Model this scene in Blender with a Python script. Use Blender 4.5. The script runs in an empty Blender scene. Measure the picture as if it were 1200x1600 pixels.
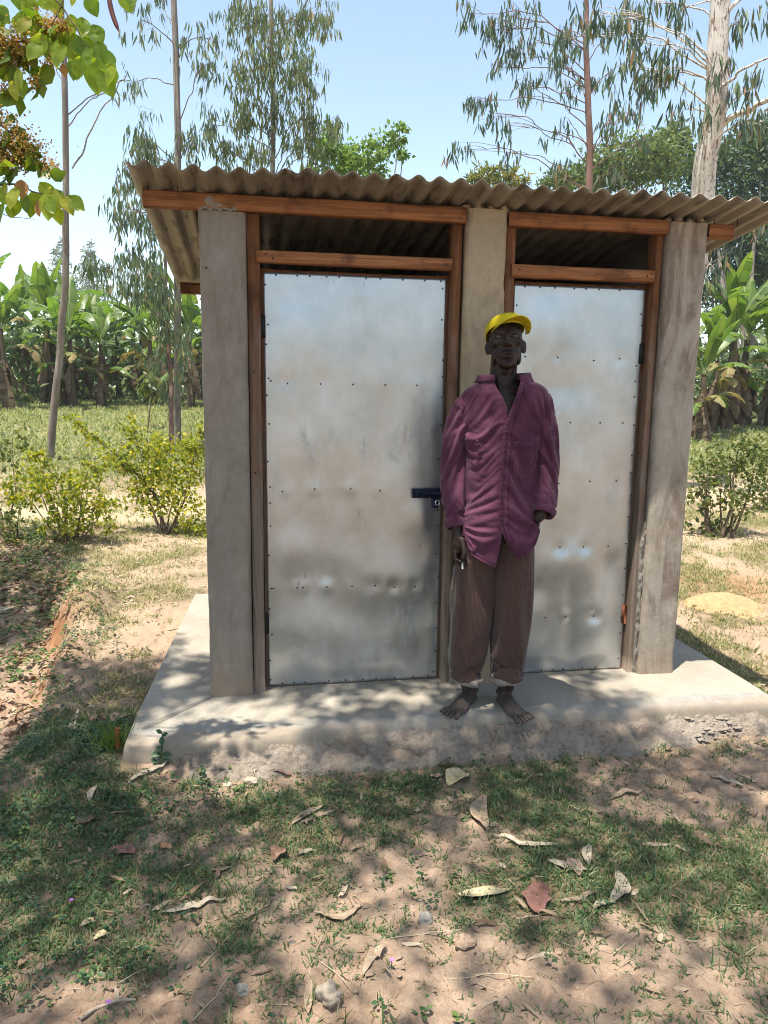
import bpy, math, random
import numpy as np
from mathutils import Vector, Matrix
S = bpy.context.scene
COL = S.collection
R = random.Random(11)
rng = np.random.default_rng(11)
PI = math.pi

# ------------------------------------------------------------------ camera
CF, CPITCH, CROLL, CYAW = 1157.9, 0.161, 0.0133, 0.1677
CPOS = np.array([0.2412, -3.3605, 1.42])
_fw = np.array([math.sin(CYAW)*math.cos(CPITCH), math.cos(CYAW)*math.cos(CPITCH), -math.sin(CPITCH)])
_r0 = np.array([math.cos(CYAW), -math.sin(CYAW), 0.0]); _u0 = np.cross(_r0, _fw)
_c, _s = math.cos(CROLL), math.sin(CROLL)
_rt = _c*_r0 + _s*_u0; _up = -_s*_r0 + _c*_u0
cam = bpy.data.cameras.new('camera'); camo = bpy.data.objects.new('camera', cam); COL.objects.link(camo)
cam.sensor_fit = 'VERTICAL'; cam.sensor_height = 24.0; cam.sensor_width = 18.0; cam.lens = CF/1600*24.0
cam.clip_start = 0.05; cam.clip_end = 2000
M = Matrix.Identity(4)
for i in range(3):
    M[i][0] = _rt[i]; M[i][1] = _up[i]; M[i][2] = -_fw[i]; M[i][3] = CPOS[i]
camo.matrix_world = M
S.camera = camo

# ------------------------------------------------------------------ light
SUNV = Vector((-0.183, -0.156, 1.0)).normalized()
w = bpy.data.worlds.new('World'); S.world = w; w.use_nodes = True
wn = w.node_tree; bg = wn.nodes['Background']
sky = wn.nodes.new('ShaderNodeTexSky'); sky.sky_type = 'NISHITA'; sky.sun_disc = False
sky.sun_elevation = math.asin(SUNV.z); sky.sun_rotation = math.atan2(SUNV.x, SUNV.y) % (2*PI)
sky.air_density = 1.0; sky.dust_density = 1.7; sky.ozone_density = 1.5; sky.altitude = 1200
tint = wn.nodes.new('ShaderNodeMix'); tint.data_type = 'RGBA'; tint.blend_type = 'MULTIPLY'; tint.inputs[0].default_value = 1.0
tint.inputs[7].default_value = (1.0, .90, .74, 1)      # the camera's white balance, evenly over the whole sky
wn.links.new(sky.outputs[0], tint.inputs[6]); wn.links.new(tint.outputs[2], bg.inputs[0]); bg.inputs[1].default_value = 0.114
sl = bpy.data.lights.new('sun', 'SUN'); sl.energy = 2.9; sl.angle = math.radians(0.53); sl.color = (1.0, 0.95, 0.86)
so = bpy.data.objects.new('sun', sl); COL.objects.link(so)
so.rotation_euler = (-SUNV).to_track_quat('-Z', 'Y').to_euler()
S.view_settings.view_transform = 'Standard'; S.view_settings.look = 'None'
S.view_settings.exposure = 1.85; S.view_settings.gamma = 1.0; S.view_settings.use_curve_mapping = False
S.cycles.filter_width = 1.05
S.cycles.max_bounces = 8; S.cycles.diffuse_bounces = 4; S.cycles.glossy_bounces = 3
S.cycles.transmission_bounces = 4; S.cycles.transparent_max_bounces = 4
S.cycles.sample_clamp_indirect = 8.0; S.cycles.caustics_reflective = False; S.cycles.caustics_refractive = False

# ------------------------------------------------------------------ helpers
def ray(px, py):
    return _fw + _rt*(px-600)/CF + _up*(800-py)/CF
def P(px, py, depth):
    """world point seen at photo pixel (px, py), at the given depth in metres along the view axis"""
    return CPOS + ray(px, py)*depth

def vn(x, y, seed=0):
    x = np.asarray(x, float); y = np.asarray(y, float)
    xi = np.floor(x); yi = np.floor(y); xf = x-xi; yf = y-yi
    def h(a, b):
        s = np.sin(a*127.1 + b*311.7 + seed*74.7)*43758.5453
        return s - np.floor(s)
    u = xf*xf*(3-2*xf); v = yf*yf*(3-2*yf)
    return (h(xi, yi)*(1-u)+h(xi+1, yi)*u)*(1-v) + (h(xi, yi+1)*(1-u)+h(xi+1, yi+1)*u)*v
def fbm(x, y, o=4, seed=0):
    t = 0; a = 0.5; n = 0
    for k in range(o):
        t = t + a*vn(x*2**k, y*2**k, seed+k); n += a; a *= 0.5
    return t/n
def sst(a, b, x):
    t = np.clip((np.asarray(x, float)-a)/(b-a), 0, 1); return t*t*(3-2*t)

class MB:
    """collects geometry and links it as one mesh object"""
    def __init__(s): s.v = []; s.f = []; s.n = 0
    def add(s, V, F):
        V = np.asarray(V, float).reshape(-1, 3)
        if not isinstance(F, (list, tuple)) or (len(F) and not isinstance(F[0], np.ndarray)):
            by = {}
            for f in F: by.setdefault(len(f), []).append(f)
            F = [np.array(b) for b in by.values()]
        for f in F: s.f.append(f.astype(np.int64)+s.n)
        s.v.append(V); s.n += len(V); return s
    def grid(s, G, cu=False, cv=False):
        U, Vn = G.shape[:2]; idx = np.arange(U*Vn).reshape(U, Vn)
        a = np.concatenate([idx, idx[:1]]) if cu else idx
        a = np.concatenate([a, a[:, :1]], 1) if cv else a
        q = np.stack([a[:-1, :-1], a[1:, :-1], a[1:, 1:], a[:-1, 1:]], -1).reshape(-1, 4)
        return s.add(G.reshape(-1, 3), [q])
    def loft(s, rings, cap=True):
        G = np.asarray(rings, float); n = s.n; s.grid(G, cv=True)
        if cap:
            m = G.shape[1]; L = (G.shape[0]-1)*m
            s.f.append(np.array([list(range(m))[::-1]])*-1*-1 + n); s.f.append(np.array([list(range(L, L+m))]) + n)
        return s
    def tube(s, path, rad, seg=8, cap=True):
        path = np.asarray(path, float); k = len(path); rad = np.broadcast_to(np.asarray(rad, float), (k,))
        t = np.gradient(path, axis=0); t /= np.linalg.norm(t, axis=1)[:, None]+1e-12
        a = np.array([0, 0, 1.0]) if abs(t[0][2]) < .9 else np.array([1.0, 0, 0])
        rings = []; an = np.linspace(0, 2*PI, seg, endpoint=False)
        nrm = np.cross(t[0], a); nrm /= np.linalg.norm(nrm)
        for i in range(k):
            nrm = nrm - t[i]*(nrm@t[i]); nrm /= np.linalg.norm(nrm)+1e-12; b = np.cross(t[i], nrm)
            rings.append(path[i]+rad[i]*(np.cos(an)[:, None]*nrm+np.sin(an)[:, None]*b))
        return s.loft(rings, cap)
    def ell(s, c, r, rot=None, nu=16, nv=24):
        th = np.linspace(0.02, PI-0.02, nu); ph = np.linspace(0, 2*PI, nv, endpoint=False)
        G = np.stack([np.sin(th)[:, None]*np.cos(ph), np.sin(th)[:, None]*np.sin(ph), np.cos(th)[:, None]*np.ones_like(ph)], -1)*np.asarray(r)
        if rot is not None: G = G @ np.array(rot).T
        return s.loft(G+np.asarray(c))
    def cap(s, p, r, seg=12):
        """chain of rounded segments (for fingers, tendons)"""
        s.tube(p, r, seg); r = np.broadcast_to(np.asarray(r, float), (len(p),))
        for q, k in zip(p, r): s.ell(q, (k, k, k), nu=9, nv=12)
        return s
    def box(s, x0, x1, y0, y1, z0, z1):
        V = [(x, y, z) for x in (x0, x1) for y in (y0, y1) for z in (z0, z1)]
        return s.add(V, [(0, 1, 3, 2), (4, 6, 7, 5), (0, 4, 5, 1), (2, 3, 7, 6), (0, 2, 6, 4), (1, 5, 7, 3)])
    def lumber(s, axis, lo, hi, n=24, ch=.004, jit=.0012, seed=0, per=2):
        """a sawn post or board with chamfered, slightly uneven edges; axis 0/1/2 is its length"""
        lo = np.array(lo, float); hi = np.array(hi, float); o = [k for k in range(3) if k != axis]
        a0, b0 = lo[o[0]], lo[o[1]]; a1, b1 = hi[o[0]], hi[o[1]]
        prof = []
        def seg(p, q):
            for t in np.linspace(0, 1, per+1)[:-1]: prof.append((p[0]+(q[0]-p[0])*t, p[1]+(q[1]-p[1])*t))
        c = ch
        pts = [(a0+c, b0), (a1-c, b0), (a1, b0+c), (a1, b1-c), (a1-c, b1), (a0+c, b1), (a0, b1-c), (a0, b0+c)]
        for i in range(8):
            if i % 2 == 0: seg(pts[i], pts[(i+1) % 8])
            else: prof.append(pts[i])
        prof = np.array(prof); T = np.linspace(lo[axis], hi[axis], n); rings = []
        for i, t in enumerate(T):
            g = np.zeros((len(prof), 3)); g[:, o[0]] = prof[:, 0]; g[:, o[1]] = prof[:, 1]; g[:, axis] = t
            k = np.arange(len(prof))
            g[:, o[0]] += jit*2*(fbm(t*9+k*.6, k*1.3, 3, seed)-.5)*2; g[:, o[1]] += jit*2*(fbm(t*9+k*.6, k*1.3, 3, seed+9)-.5)*2
            rings.append(g)
        return s.loft(rings)
    def mesh(s, name):
        V = np.concatenate(s.v) if s.v else np.zeros((0, 3)); m = bpy.data.meshes.new(name)
        loops = np.concatenate([f.reshape(-1) for f in s.f]); tot = np.concatenate([np.full(len(f), f.shape[1]) for f in s.f])
        m.vertices.add(len(V)); m.vertices.foreach_set('co', V.astype(np.float32).reshape(-1))
        m.loops.add(len(loops)); m.loops.foreach_set('vertex_index', loops.astype(np.int32))
        m.polygons.add(len(tot)); st = np.concatenate([[0], np.cumsum(tot)[:-1]])
        m.polygons.foreach_set('loop_start', st.astype(np.int32)); m.polygons.foreach_set('loop_total', tot.astype(np.int32))
        m.update(calc_edges=True); return m
    def build(s, name, mat, parent=None, smooth=False, angle=None):
        m = s.mesh(name); return link(name, m, mat, parent, smooth)

def link(name, m, mat=None, parent=None, smooth=False):
    if mat is not None and not m.materials: m.materials.append(mat)
    if smooth: m.shade_smooth()
    o = bpy.data.objects.new(name, m); COL.objects.link(o)
    if parent is not None: o.parent = parent
    return o
def empty(name, loc=(0, 0, 0), rz=0):
    o = bpy.data.objects.new(name, None); COL.objects.link(o); o.location = loc; o.rotation_euler = (0, 0, rz)
    o.empty_display_size = .2; return o
def tag(o, label=None, cat=None, group=None, kind=None):
    if label: o['label'] = label
    if cat: o['category'] = cat
    if group: o['group'] = group
    if kind: o['kind'] = kind
    return o
def fix_normals(o):
    import bmesh
    b = bmesh.new(); b.from_mesh(o.data); bmesh.ops.recalc_face_normals(b, faces=b.faces); b.to_mesh(o.data); b.free(); return o
def norm(a): return a/(np.linalg.norm(a, axis=-1, keepdims=True)+1e-12)

# leaf templates: (along, across, lift) + triangles
LEAF = {
 'dia': (np.array([(0, 0, 0), (.45, .5, .06), (1, 0, -.12), (.45, -.5, .06)]), np.array([(0, 3, 1), (1, 3, 2)])),
 'oval': (np.array([(0, 0, 0), (.22, .38, .05), (.6, .5, .06), (1, 0, -.15), (.6, -.5, .06), (.22, -.38, .05), (.5, 0, -.03)]),
          np.array([(0, 6, 1), (1, 6, 2), (2, 6, 3), (3, 6, 4), (4, 6, 5), (5, 6, 0)])),
 'sickle': (np.array([(0, 0, 0), (.3, .5, 0), (.3, -.42, 0), (.68, .72, .02), (.68, -.02, .02), (1, .75, 0)]),
            np.array([(0, 2, 1), (1, 2, 4), (1, 4, 3), (3, 4, 5)])),
 'blade': (np.array([(0, .5, 0), (0, -.5, 0), (.55, .4, .12), (.55, -.4, .12), (1, 0, .05)]), np.array([(0, 1, 3), (0, 3, 2), (2, 3, 4)])),
}
def leaves(mb, pos, ax, nr, L, Wd, kind='dia', lift=1.0):
    T, F = LEAF[kind]; pos = np.asarray(pos, float); N = len(pos)
    if N == 0: return
    ax = norm(np.asarray(ax, float)); sd = norm(np.cross(nr, ax)); nn = np.cross(ax, sd)
    L = np.broadcast_to(np.asarray(L, float), (N,)); Wd = np.broadcast_to(np.asarray(Wd, float), (N,))
    V = pos[:, None] + ax[:, None]*(T[None, :, 0:1]*L[:, None, None]) + sd[:, None]*(T[None, :, 1:2]*Wd[:, None, None]) + nn[:, None]*(T[None, :, 2:3]*L[:, None, None]*lift)
    Fi = (F[None]+(np.arange(N)*len(T))[:, None, None]).reshape(-1, 3)
    mb.add(V.reshape(-1, 3), [Fi])
def rdir(n): return norm(rng.normal(size=(n, 3)))

# ------------------------------------------------------------------ material kit
class NT:
    def __init__(s, name):
        s.m = bpy.data.materials.new(name); s.m.use_nodes = True; s.t = s.m.node_tree; s.t.nodes.clear()
        s.out = s.t.nodes.new('ShaderNodeOutputMaterial')
    def put(s, sock, v):
        if isinstance(v, bpy.types.NodeSocket): s.t.links.new(v, sock)
        elif isinstance(v, (tuple, list)) and len(v) == 3 and sock.type == 'RGBA': sock.default_value = (*v, 1)
        else: sock.default_value = v
    def n(s, ty, ins={}, **props):
        nd = s.t.nodes.new('ShaderNode'+ty)
        for k, v in props.items(): setattr(nd, k, v)
        for k, v in ins.items(): s.put(nd.inputs[k], v)
        return nd
    def co(s, scale=(1, 1, 1), kind='Object', rot=(0, 0, 0)):
        c = s.n('TexCoord').outputs[kind]
        return s.n('Mapping', {'Vector': c, 'Scale': scale, 'Rotation': rot}).outputs[0]
    def geo(s, scale=(1, 1, 1)):
        return s.n('Mapping', {'Vector': s.n('NewGeometry').outputs['Position'], 'Scale': scale}).outputs[0]
    def noise(s, scale, vec=None, detail=5, rough=.55, dist=0):
        i = {'Scale': scale, 'Detail': detail, 'Roughness': rough, 'Distortion': dist}
        if vec is not None: i['Vector'] = vec
        return s.n('TexNoise', i).outputs['Fac']
    def ramp(s, fac, st):
        r = s.n('ValToRGB', {'Fac': fac}); e = r.color_ramp.elements
        while len(e) < len(st): e.new(.5)
        for k, (p, c) in enumerate(st):
            e[k].position = p; e[k].color = (*c, 1) if isinstance(c, tuple) else (c, c, c, 1)
        return r.outputs[0]
    def mix(s, f, a, b, mode='MIX'):
        nd = s.n('Mix', data_type='RGBA', blend_type=mode); nd.clamp_factor = True
        s.put(nd.inputs[0], f); s.put(nd.inputs[6], a); s.put(nd.inputs[7], b); return nd.outputs[2]
    def math(s, op, a, b=0.0):
        nd = s.n('Math', operation=op); s.put(nd.inputs[0], a); s.put(nd.inputs[1], b); return nd.outputs[0]
    def bump(s, h, st=.3, dist=.01, nrm=None):
        i = {'Height': h, 'Strength': st, 'Distance': dist}
        if nrm is not None: i['Normal'] = nrm
        return s.n('Bump', i).outputs[0]
    def attr(s, name): return s.n('Attribute', attribute_name=name).outputs['Fac']
    def pr(s, col, rough=.8, metal=0.0, nrm=None, spec=.35, **kw):
        i = {'Base Color': col, 'Roughness': rough, 'Metallic': metal, 'Specular IOR Level': spec}; i.update(kw)
        if nrm is not None: i['Normal'] = nrm
        return s.n('BsdfPrincipled', i).outputs[0]
    def done(s, sh): s.t.links.new(sh, s.out.inputs[0]); return s.m

def m_simple(name, col, rough=.6, metal=0, bs=0, bstr=.2, var=.25, spec=.3):
    k = NT(name); v = k.noise(bs or 20, k.co(), 4)
    c = k.ramp(v, [(.3, tuple(x*(1-var) for x in col)), (.7, tuple(min(1, x*(1+var)) for x in col))])
    return k.done(k.pr(c, rough, metal, k.bump(v, bstr, .004) if bs else None, spec))
def m_concrete(name, lo, hi, stain, amt=.5, grain=90, th=.5, base=0.0):
    k = NT(name); c = k.co(); a = k.noise(2.2, c, 8, .62); col = k.ramp(a, [(.3, lo), (.68, hi)])
    sv = k.noise(1.0, k.co((8, 8, 1.7)), 7, .68, 1.3); sm = k.ramp(sv, [(th, 0.0), (th+.14, 1.0)])
    b2 = k.ramp(k.noise(3.3, c, 5, .7), [(th-.1, 0.0), (th+.08, 1.0)])
    col = k.mix(k.math('MULTIPLY', k.math('MULTIPLY', sm, b2), amt), col, stain)
    sp = k.ramp(k.noise(170, c, 2), [(.68, 0.0), (.76, 1.0)]); col = k.mix(k.math('MULTIPLY', sp, .7), col, tuple(x*.35 for x in lo))
    fl = k.noise(30, k.co((1, 1, .6)), 6, .7); col = k.mix(.35, col, k.ramp(fl, [(.3, .25), (.7, .9)]), 'MULTIPLY')
    col = k.mix(k.math('MULTIPLY', b2, .18), col, (.30, .22, .15))
    if base:      # mud splashed up from the ground
        z = k.n('SeparateXYZ', {0: c}).outputs[2]
        md = k.ramp(k.math('ADD', k.math('SUBTRACT', .16, z), k.math('MULTIPLY', k.math('SUBTRACT', k.noise(11, c, 6, .7), .5), .5)), [(.0, 0.0), (.25, 1.0)]); col = k.mix(k.math('MULTIPLY', md, base), col, (.27, .19, .12))
    h = k.math('ADD', k.math('MULTIPLY', k.noise(grain, c, 5, .7), .5), fl)
    return k.done(k.pr(col, .92, 0, k.bump(h, .5, .006), .2))
def m_wood(name, axis, dark=1.0, dirt=0.0):
    sc = [40, 40, 40]; sc[axis] = 2.0; k = NT(name); v = k.co(tuple(sc)); g = k.noise(1, v, 8, .65, 1.2)
    col = k.ramp(g, [(.25, (.06*dark, .024*dark, .012*dark)), (.45, (.22*dark, .085*dark, .032*dark)), (.6, (.33*dark, .135*dark, .052*dark)), (.78, (.43*dark, .21*dark, .095*dark))])
    st = k.ramp(k.noise(7, k.co(), 5, .6), [(.53, 0.0), (.68, 1.0)]); col = k.mix(k.math('MULTIPLY', st, .65), col, (.05, .022, .013))
    if dirt:
        z = k.n('SeparateXYZ', {0: k.co()}).outputs[2]
        d = k.math('ADD', k.math('MULTIPLY', k.math('SUBTRACT', 2.0, z), .6), k.math('MULTIPLY', k.math('SUBTRACT', k.noise(9, k.co((1, 1, .35)), 6, .7), .5), 1.6))
        col = k.mix(k.math('MULTIPLY', k.ramp(d, [(.05, 0.0), (.7, 1.0)]), dirt), col, k.ramp(g, [(.3, (.12, .085, .06)), (.7, (.27, .21, .16))]))
    return k.done(k.pr(col, .75, 0, k.bump(g, .35, .004), .25))
def m_leaf(name, cols, transl=.35, rough=.5, tcol=None, spec=.3):
    k = NT(name); r = k.n('NewGeometry').outputs['Random Per Island']
    st = [(i/max(1, len(cols)-1), c) for i, c in enumerate(cols)]
    col = k.ramp(r, st)
    sh = k.pr(col, rough, 0, None, spec)
    tc = k.mix(1.0, col, tcol or (1.6, 1.7, .9), 'MULTIPLY')
    tr = k.n('BsdfTranslucent', {'Color': tc}).outputs[0]
    return k.done(k.n('MixShader', {0: transl, 1: sh, 2: tr}).outputs[0])
def m_bark(name, cols, sc=(9, 9, 1.6), bstr=.6):
    k = NT(name); v = k.noise(1.5, k.geo(sc), 7, .65, .8)
    col = k.ramp(v, [(.25+.5*i/(len(cols)-1), c) for i, c in enumerate(cols)])
    return k.done(k.pr(col, .85, 0, k.bump(v, bstr, .03), .2))
# ------------------------------------------------------------------ ground
BXY = np.array([(-1.6, -1.25), (-.8, -1.05), (-.1, -.86), (.6, -.9), (1.2, -.98), (1.8, -1.12), (2.4, -1.2), (3.2, -1.5)])
def bankx(y): return np.interp(y, BXY[:, 0], BXY[:, 1]) + .11 + .26*(fbm(np.asarray(y)*2.2, np.asarray(y)*0+3.3, 4, 5)-.5)
def GM(x, y):
    x = np.asarray(x, float); y = np.asarray(y, float)
    z = -.145 + .105*sst(.3, 3.2, y) + .075*(np.clip(y-5.5, 0, None) - np.clip(y-24, 0, None))
    d = bankx(y)-x
    f = sst(-.75, .0, y)*(1-sst(2.3, 3.4, y))
    z = z - .20*sst(-.03, .15, d)*f*(1-sst(1.6, 3.5, d))
    z = z - .03*sst(.0, .5, d)*f*(1-sst(1.6, 3.5, d))
    z = z + .05*(fbm(x*.5, y*.5, 2, 31)-.5)*sst(1.5, 4, np.abs(y)) + .25*(fbm(x*.09, y*.09, 3, 8)-.5)*sst(8, 20, np.abs(y))
    z = z + .055*(fbm(x*3.2, y*3.2, 3, 44)-.5)*(1-sst(-.9, -.55, x))*sst(-.6, .2, y)*(1-sst(3, 5, y))*2
    z = z + .15*np.exp(-(np.hypot((x+.98)/.20, (y-1.85)/.26))**4)*(.7+.6*fbm(x*9, y*9, 3, 3)) + .09*np.exp(-(np.hypot((x+.92)/.16, (y-1.1)/.25))**4)*(.6+.8*fbm(x*9, y*9, 3, 6))
    z = z + .085*np.exp(-((x+.35)/.45)**2-((y+.30)/.35)**2)
    z = z - .1*sst(2.55, 3.1, x)*(1-sst(.4, 2.5, y))*sst(-.6, 0, y)*.4
    return z
def veg(x, y):
    """how much grows here, 0 to 1"""
    x = np.asarray(x, float); y = np.asarray(y, float)
    n = fbm(x*2.3, y*2.3, 4, 2); n2 = fbm(x*7, y*7, 3, 17)
    g = .52 + 1.7*(n-.5) + 1.1*(n2-.5)
    def gs(cx, cy, rx, ry): return np.exp(-((x-cx)/rx)**2-((y-cy)/ry)**2)
    g = g - .8*gs(.45, -1.62, .38, .26) - .4*gs(.62, -1.1, .25, .14) - .35*gs(1.35, -1.75, .35, .25) - .5*gs(-.1, -1.7, .2, .2) - .25*gs(2.2, -.75, .5, .3)
    g = g + .42*gs(-.55, -.65, .5, .75) + .38*gs(.35, -.72, .75, .16) + .2*gs(1.7, -1.3, .4, .3)
    g = np.where(y > .4, g+.06, g)
    d = bankx(y)-x
    g = g - .55*sst(0, .05, d)*(1-sst(.5, 1.0, d))*sst(-.6, .1, y)*(1-sst(2.6, 3.4, y))
    g = g - .45*np.exp(-((y-5.9-.08*x)/.6)**2) + .5*sst(8, 10, y)
    return np.clip(g, 0, 1)
def H(x, y):
    x = np.asarray(x, float); y = np.asarray(y, float)
    near = 1-sst(2.5, 6, np.hypot(x-.5, y))
    b = 1-veg(x, y)
    l = .034*(fbm(x*6, y*6, 3, 3)-.5) + (.008+.026*b)*np.abs(fbm(x*15, y*15, 4, 13)-.5)*2 + .012*b*(vn(x*42, y*42, 4)-.5) - .016*b*(1-np.abs(fbm(x*11+5, y*11, 3, 27)-.5)*2)**8
    l = l + 0.0
    inside = sst(-.27, -.17, x)*(1-sst(2.5, 2.6, x))*sst(-.34, -.2, y)*(1-sst(1.7, 1.8, y))
    return GM(x, y) + l*near - .14*inside
def ground_at(px, py):
    d = ray(px, py); t = 1.5
    for _ in range(4000):
        q = CPOS+d*t
        if q[2] < H(q[0], q[1]): break
        t += .004+t*.002
    return q
def axisgrid(lo, hi, step, far, g=1.12):
    a = [lo]; s = step
    while a[-1] > -far: s *= g; a.append(a[-1]-s)
    b = [hi]; s = step
    while b[-1] < far: s *= g; b.append(b[-1]+s)
    return np.array(a[::-1] + list(np.arange(lo+step, hi, step)) + b)
gx = axisgrid(-1.7, 3.3, .013, 420); gy = axisgrid(-2.1, .1, .0125, 420, 1.06)
X, Y = np.meshgrid(gx, gy, indexing='ij')
mb = MB(); mb.grid(np.stack([X, Y, H(X, Y)], -1)); gm = mb.mesh('ground')
def fattr(m, name, val):
    a = m.attributes.new(name, 'FLOAT', 'POINT'); a.data.foreach_set('value', np.asarray(val, np.float32).reshape(-1))
fattr(gm, 'veg', veg(X, Y))
dd = bankx(Y)-X
fattr(gm, 'clay', np.clip(np.exp(-((dd-.07)/.1)**2)*np.clip(fbm(X*5, Y*5, 3, 61)*3-1, 0, 1)*sst(-.6, .1, Y)*(1-sst(2.6, 3.4, Y)) + np.clip(fbm(X*13, Y*13, 3, 5)*3-.9, 0, .75)*np.exp(-((X+1.06)/.16)**2-((Y-1.78)/.24)**2) + .4*np.exp(-((X+1.0)/.12)**2-((Y-1.05)/.22)**2) + .8*np.exp(-((X-3.9)/.5)**2-((Y-1.9)/.5)**2) + .25*np.exp(-((X-.0)/.4)**2-((Y+1.75)/.2)**2), 0, 1))
fattr(gm, 'sand', np.clip(np.exp(-((Y-5.9-.08*X)/.9)**2)+.35*sst(.6, 1.5, Y)*(1-sst(4, 5, Y))*(1-sst(0, .3, dd)), 0, 1))
k = NT('soil_material'); c = k.geo(); n1 = k.noise(1.7, c, 6, .6); n2 = k.noise(24, c, 6, .65); n3 = k.noise(150, c, 5, .7); n4 = k.noise(60, c, 6, .75)
col = k.ramp(n1, [(.3, (.26, .175, .118)), (.7, (.42, .298, .208))])
col = k.mix(k.math('MULTIPLY', k.ramp(n2, [(.35, 0.0), (.65, 1.0)]), .5), col, (.46, .345, .25))
col = k.mix(k.attr('sand'), col, k.ramp(n2, [(.3, (.37, .285, .175)), (.7, (.50, .40, .26))]))
col = k.mix(k.attr('clay'), col, k.ramp(n2, [(.3, (.26, .115, .05)), (.7, (.37, .19, .09))]))
hv = k.math('MULTIPLY', k.ramp(k.math('ADD', k.attr('veg'), k.math('MULTIPLY', k.math('SUBTRACT', n2, .5), .6)), [(.4, 0.0), (.8, 1.0)]), .75)
col = k.mix(hv, col, k.ramp(n2, [(.3, (.11, .085, .045)), (.7, (.23, .18, .095))]))
far = k.n('SeparateXYZ', {0: c}).outputs[1]
field = k.ramp(k.noise(.9, c, 8, .7), [(.3, (.10, .13, .045)), (.55, (.19, .19, .075)), (.75, (.30, .235, .12))])
col = k.mix(k.ramp(k.math('MULTIPLY', far, .05), [(.36, 0.0), (.47, 1.0)]), col, field)
col = k.mix(k.math('MULTIPLY', k.ramp(n3, [(.56, 0.0), (.68, 1.0)]), .5), col, (.10, .065, .042)); col = k.mix(.45, col, k.ramp(n4, [(.3, .38), (.55, .9), (.75, 1.25)]), 'MULTIPLY')
hh = k.math('ADD', k.math('MULTIPLY', n2, 1.0), k.math('ADD', k.math('MULTIPLY', n4, .8), k.math('MULTIPLY', n3, .5)))
M_SOIL = k.done(k.pr(col, .95, 0, k.bump(hh, .8, .014), .15))
ground = link('ground', gm, M_SOIL, None, True); ground['kind'] = 'structure'

# --- creeping grass and weeds near the camera
M_GRASS = m_leaf('grass_material', [(.055, .105, .04), (.095, .155, .06), (.065, .12, .055), (.125, .175, .075), (.15, .165, .08), (.32, .27, .16)], .3, .5)
M_DRYGRASS = m_leaf('dry_grass_material', [(.13, .16, .05), (.22, .22, .085), (.09, .13, .04), (.42, .36, .20), (.34, .29, .15), (.48, .41, .25)], .3, .6)
M_WEED = m_leaf('weed_material', [(.024, .062, .027), (.042, .095, .036), (.03, .072, .04), (.06, .115, .036), (.11, .17, .04)], .25, .45)
M_SHRW = m_leaf('bank_weed_leaf', [(.045, .09, .025), (.075, .13, .035), (.10, .15, .04), (.05, .10, .03), (.15, .18, .05)], .3, .5)
def notslab(x, y): return ~((x > -.33) & (x < 2.66) & (y > -.50) & (y < 1.85))
def scatter(n, x0, x1, y0, y1, f):
    x = rng.uniform(x0, x1, n); y = rng.uniform(y0, y1, n); k = (rng.random(n) < f(x, y)) & notslab(x, y); return x[k], y[k]
mb = MB()
def tufts(mb, n, box, f, nb, L, Wd, spread, flat):
    x, y = scatter(n, *box, f); N = len(x)
    for b in range(nb):
        px = x+rng.normal(0, spread, N); py = y+rng.normal(0, spread, N)
        ax = rdir(N); ax[:, 2] = np.abs(ax[:, 2])*flat+.15
        l = L*rng.uniform(.5, 1.3, N)
        ok = notslab(px, py)
        leaves(mb, np.stack([px, py, H(px, py)-.002], -1)[ok], ax[ok], np.tile([0, 0, 1.0], (ok.sum(), 1))+.5*rdir(ok.sum()), l[ok], (Wd*rng.uniform(.7, 1.3, N))[ok], 'blade')
tufts(mb, 40000, (-1.9, 3.4, -2.1, .1), lambda x, y: .03+veg(x, y)**1.8*1.0, 7, .026, .0045, .012, .7)
tufts(mb, 4200, (-1.9, 3.4, -2.1, .1), lambda x, y: np.where(fbm(x*3, y*3, 3, 41) > .52, veg(x, y), .03), 8, .05, .0040, .012, 1.2)
gr = mb.build('grass', M_GRASS); tag(gr, 'short creeping green grass patchy over the bare soil in the foreground', 'grass', kind='stuff')
mb = MB()
tufts(mb, 62000, (-3.8, 7, .0, 5.2), lambda x, y: veg(x, y)**1.3*.9*np.where((x > -.3) & (x < 2.6) & (y > 1.8), .15, 1), 5, .042, .006, .02, .8)
gr2 = mb.build('dry_grass', M_DRYGRASS); tag(gr2, 'sunlit short dry grass beside and behind the block', 'grass', kind='stuff')
mb = MB()
tufts(mb, 40000, (-16, 13, 7.0, 27), lambda x, y: veg(x, y)*.9*np.where((x > 0.5) & (x < 4.5) & (y < 20), .1, 1), 4, .12, .028, .10, .8)
tufts(mb, 5000, (-12, 9, 5, 9), lambda x, y: veg(x, y)*.8, 5, .09, .016, .06, .9)
gr3 = mb.build('field_grass', m_leaf('field_grass_material', [(.15, .19, .07), (.24, .25, .11), (.13, .165, .065), (.34, .31, .17), (.28, .26, .12)], .35, .6))
tag(gr3, 'low green and tan grass over the rising field behind', 'grass', kind='stuff')
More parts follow.
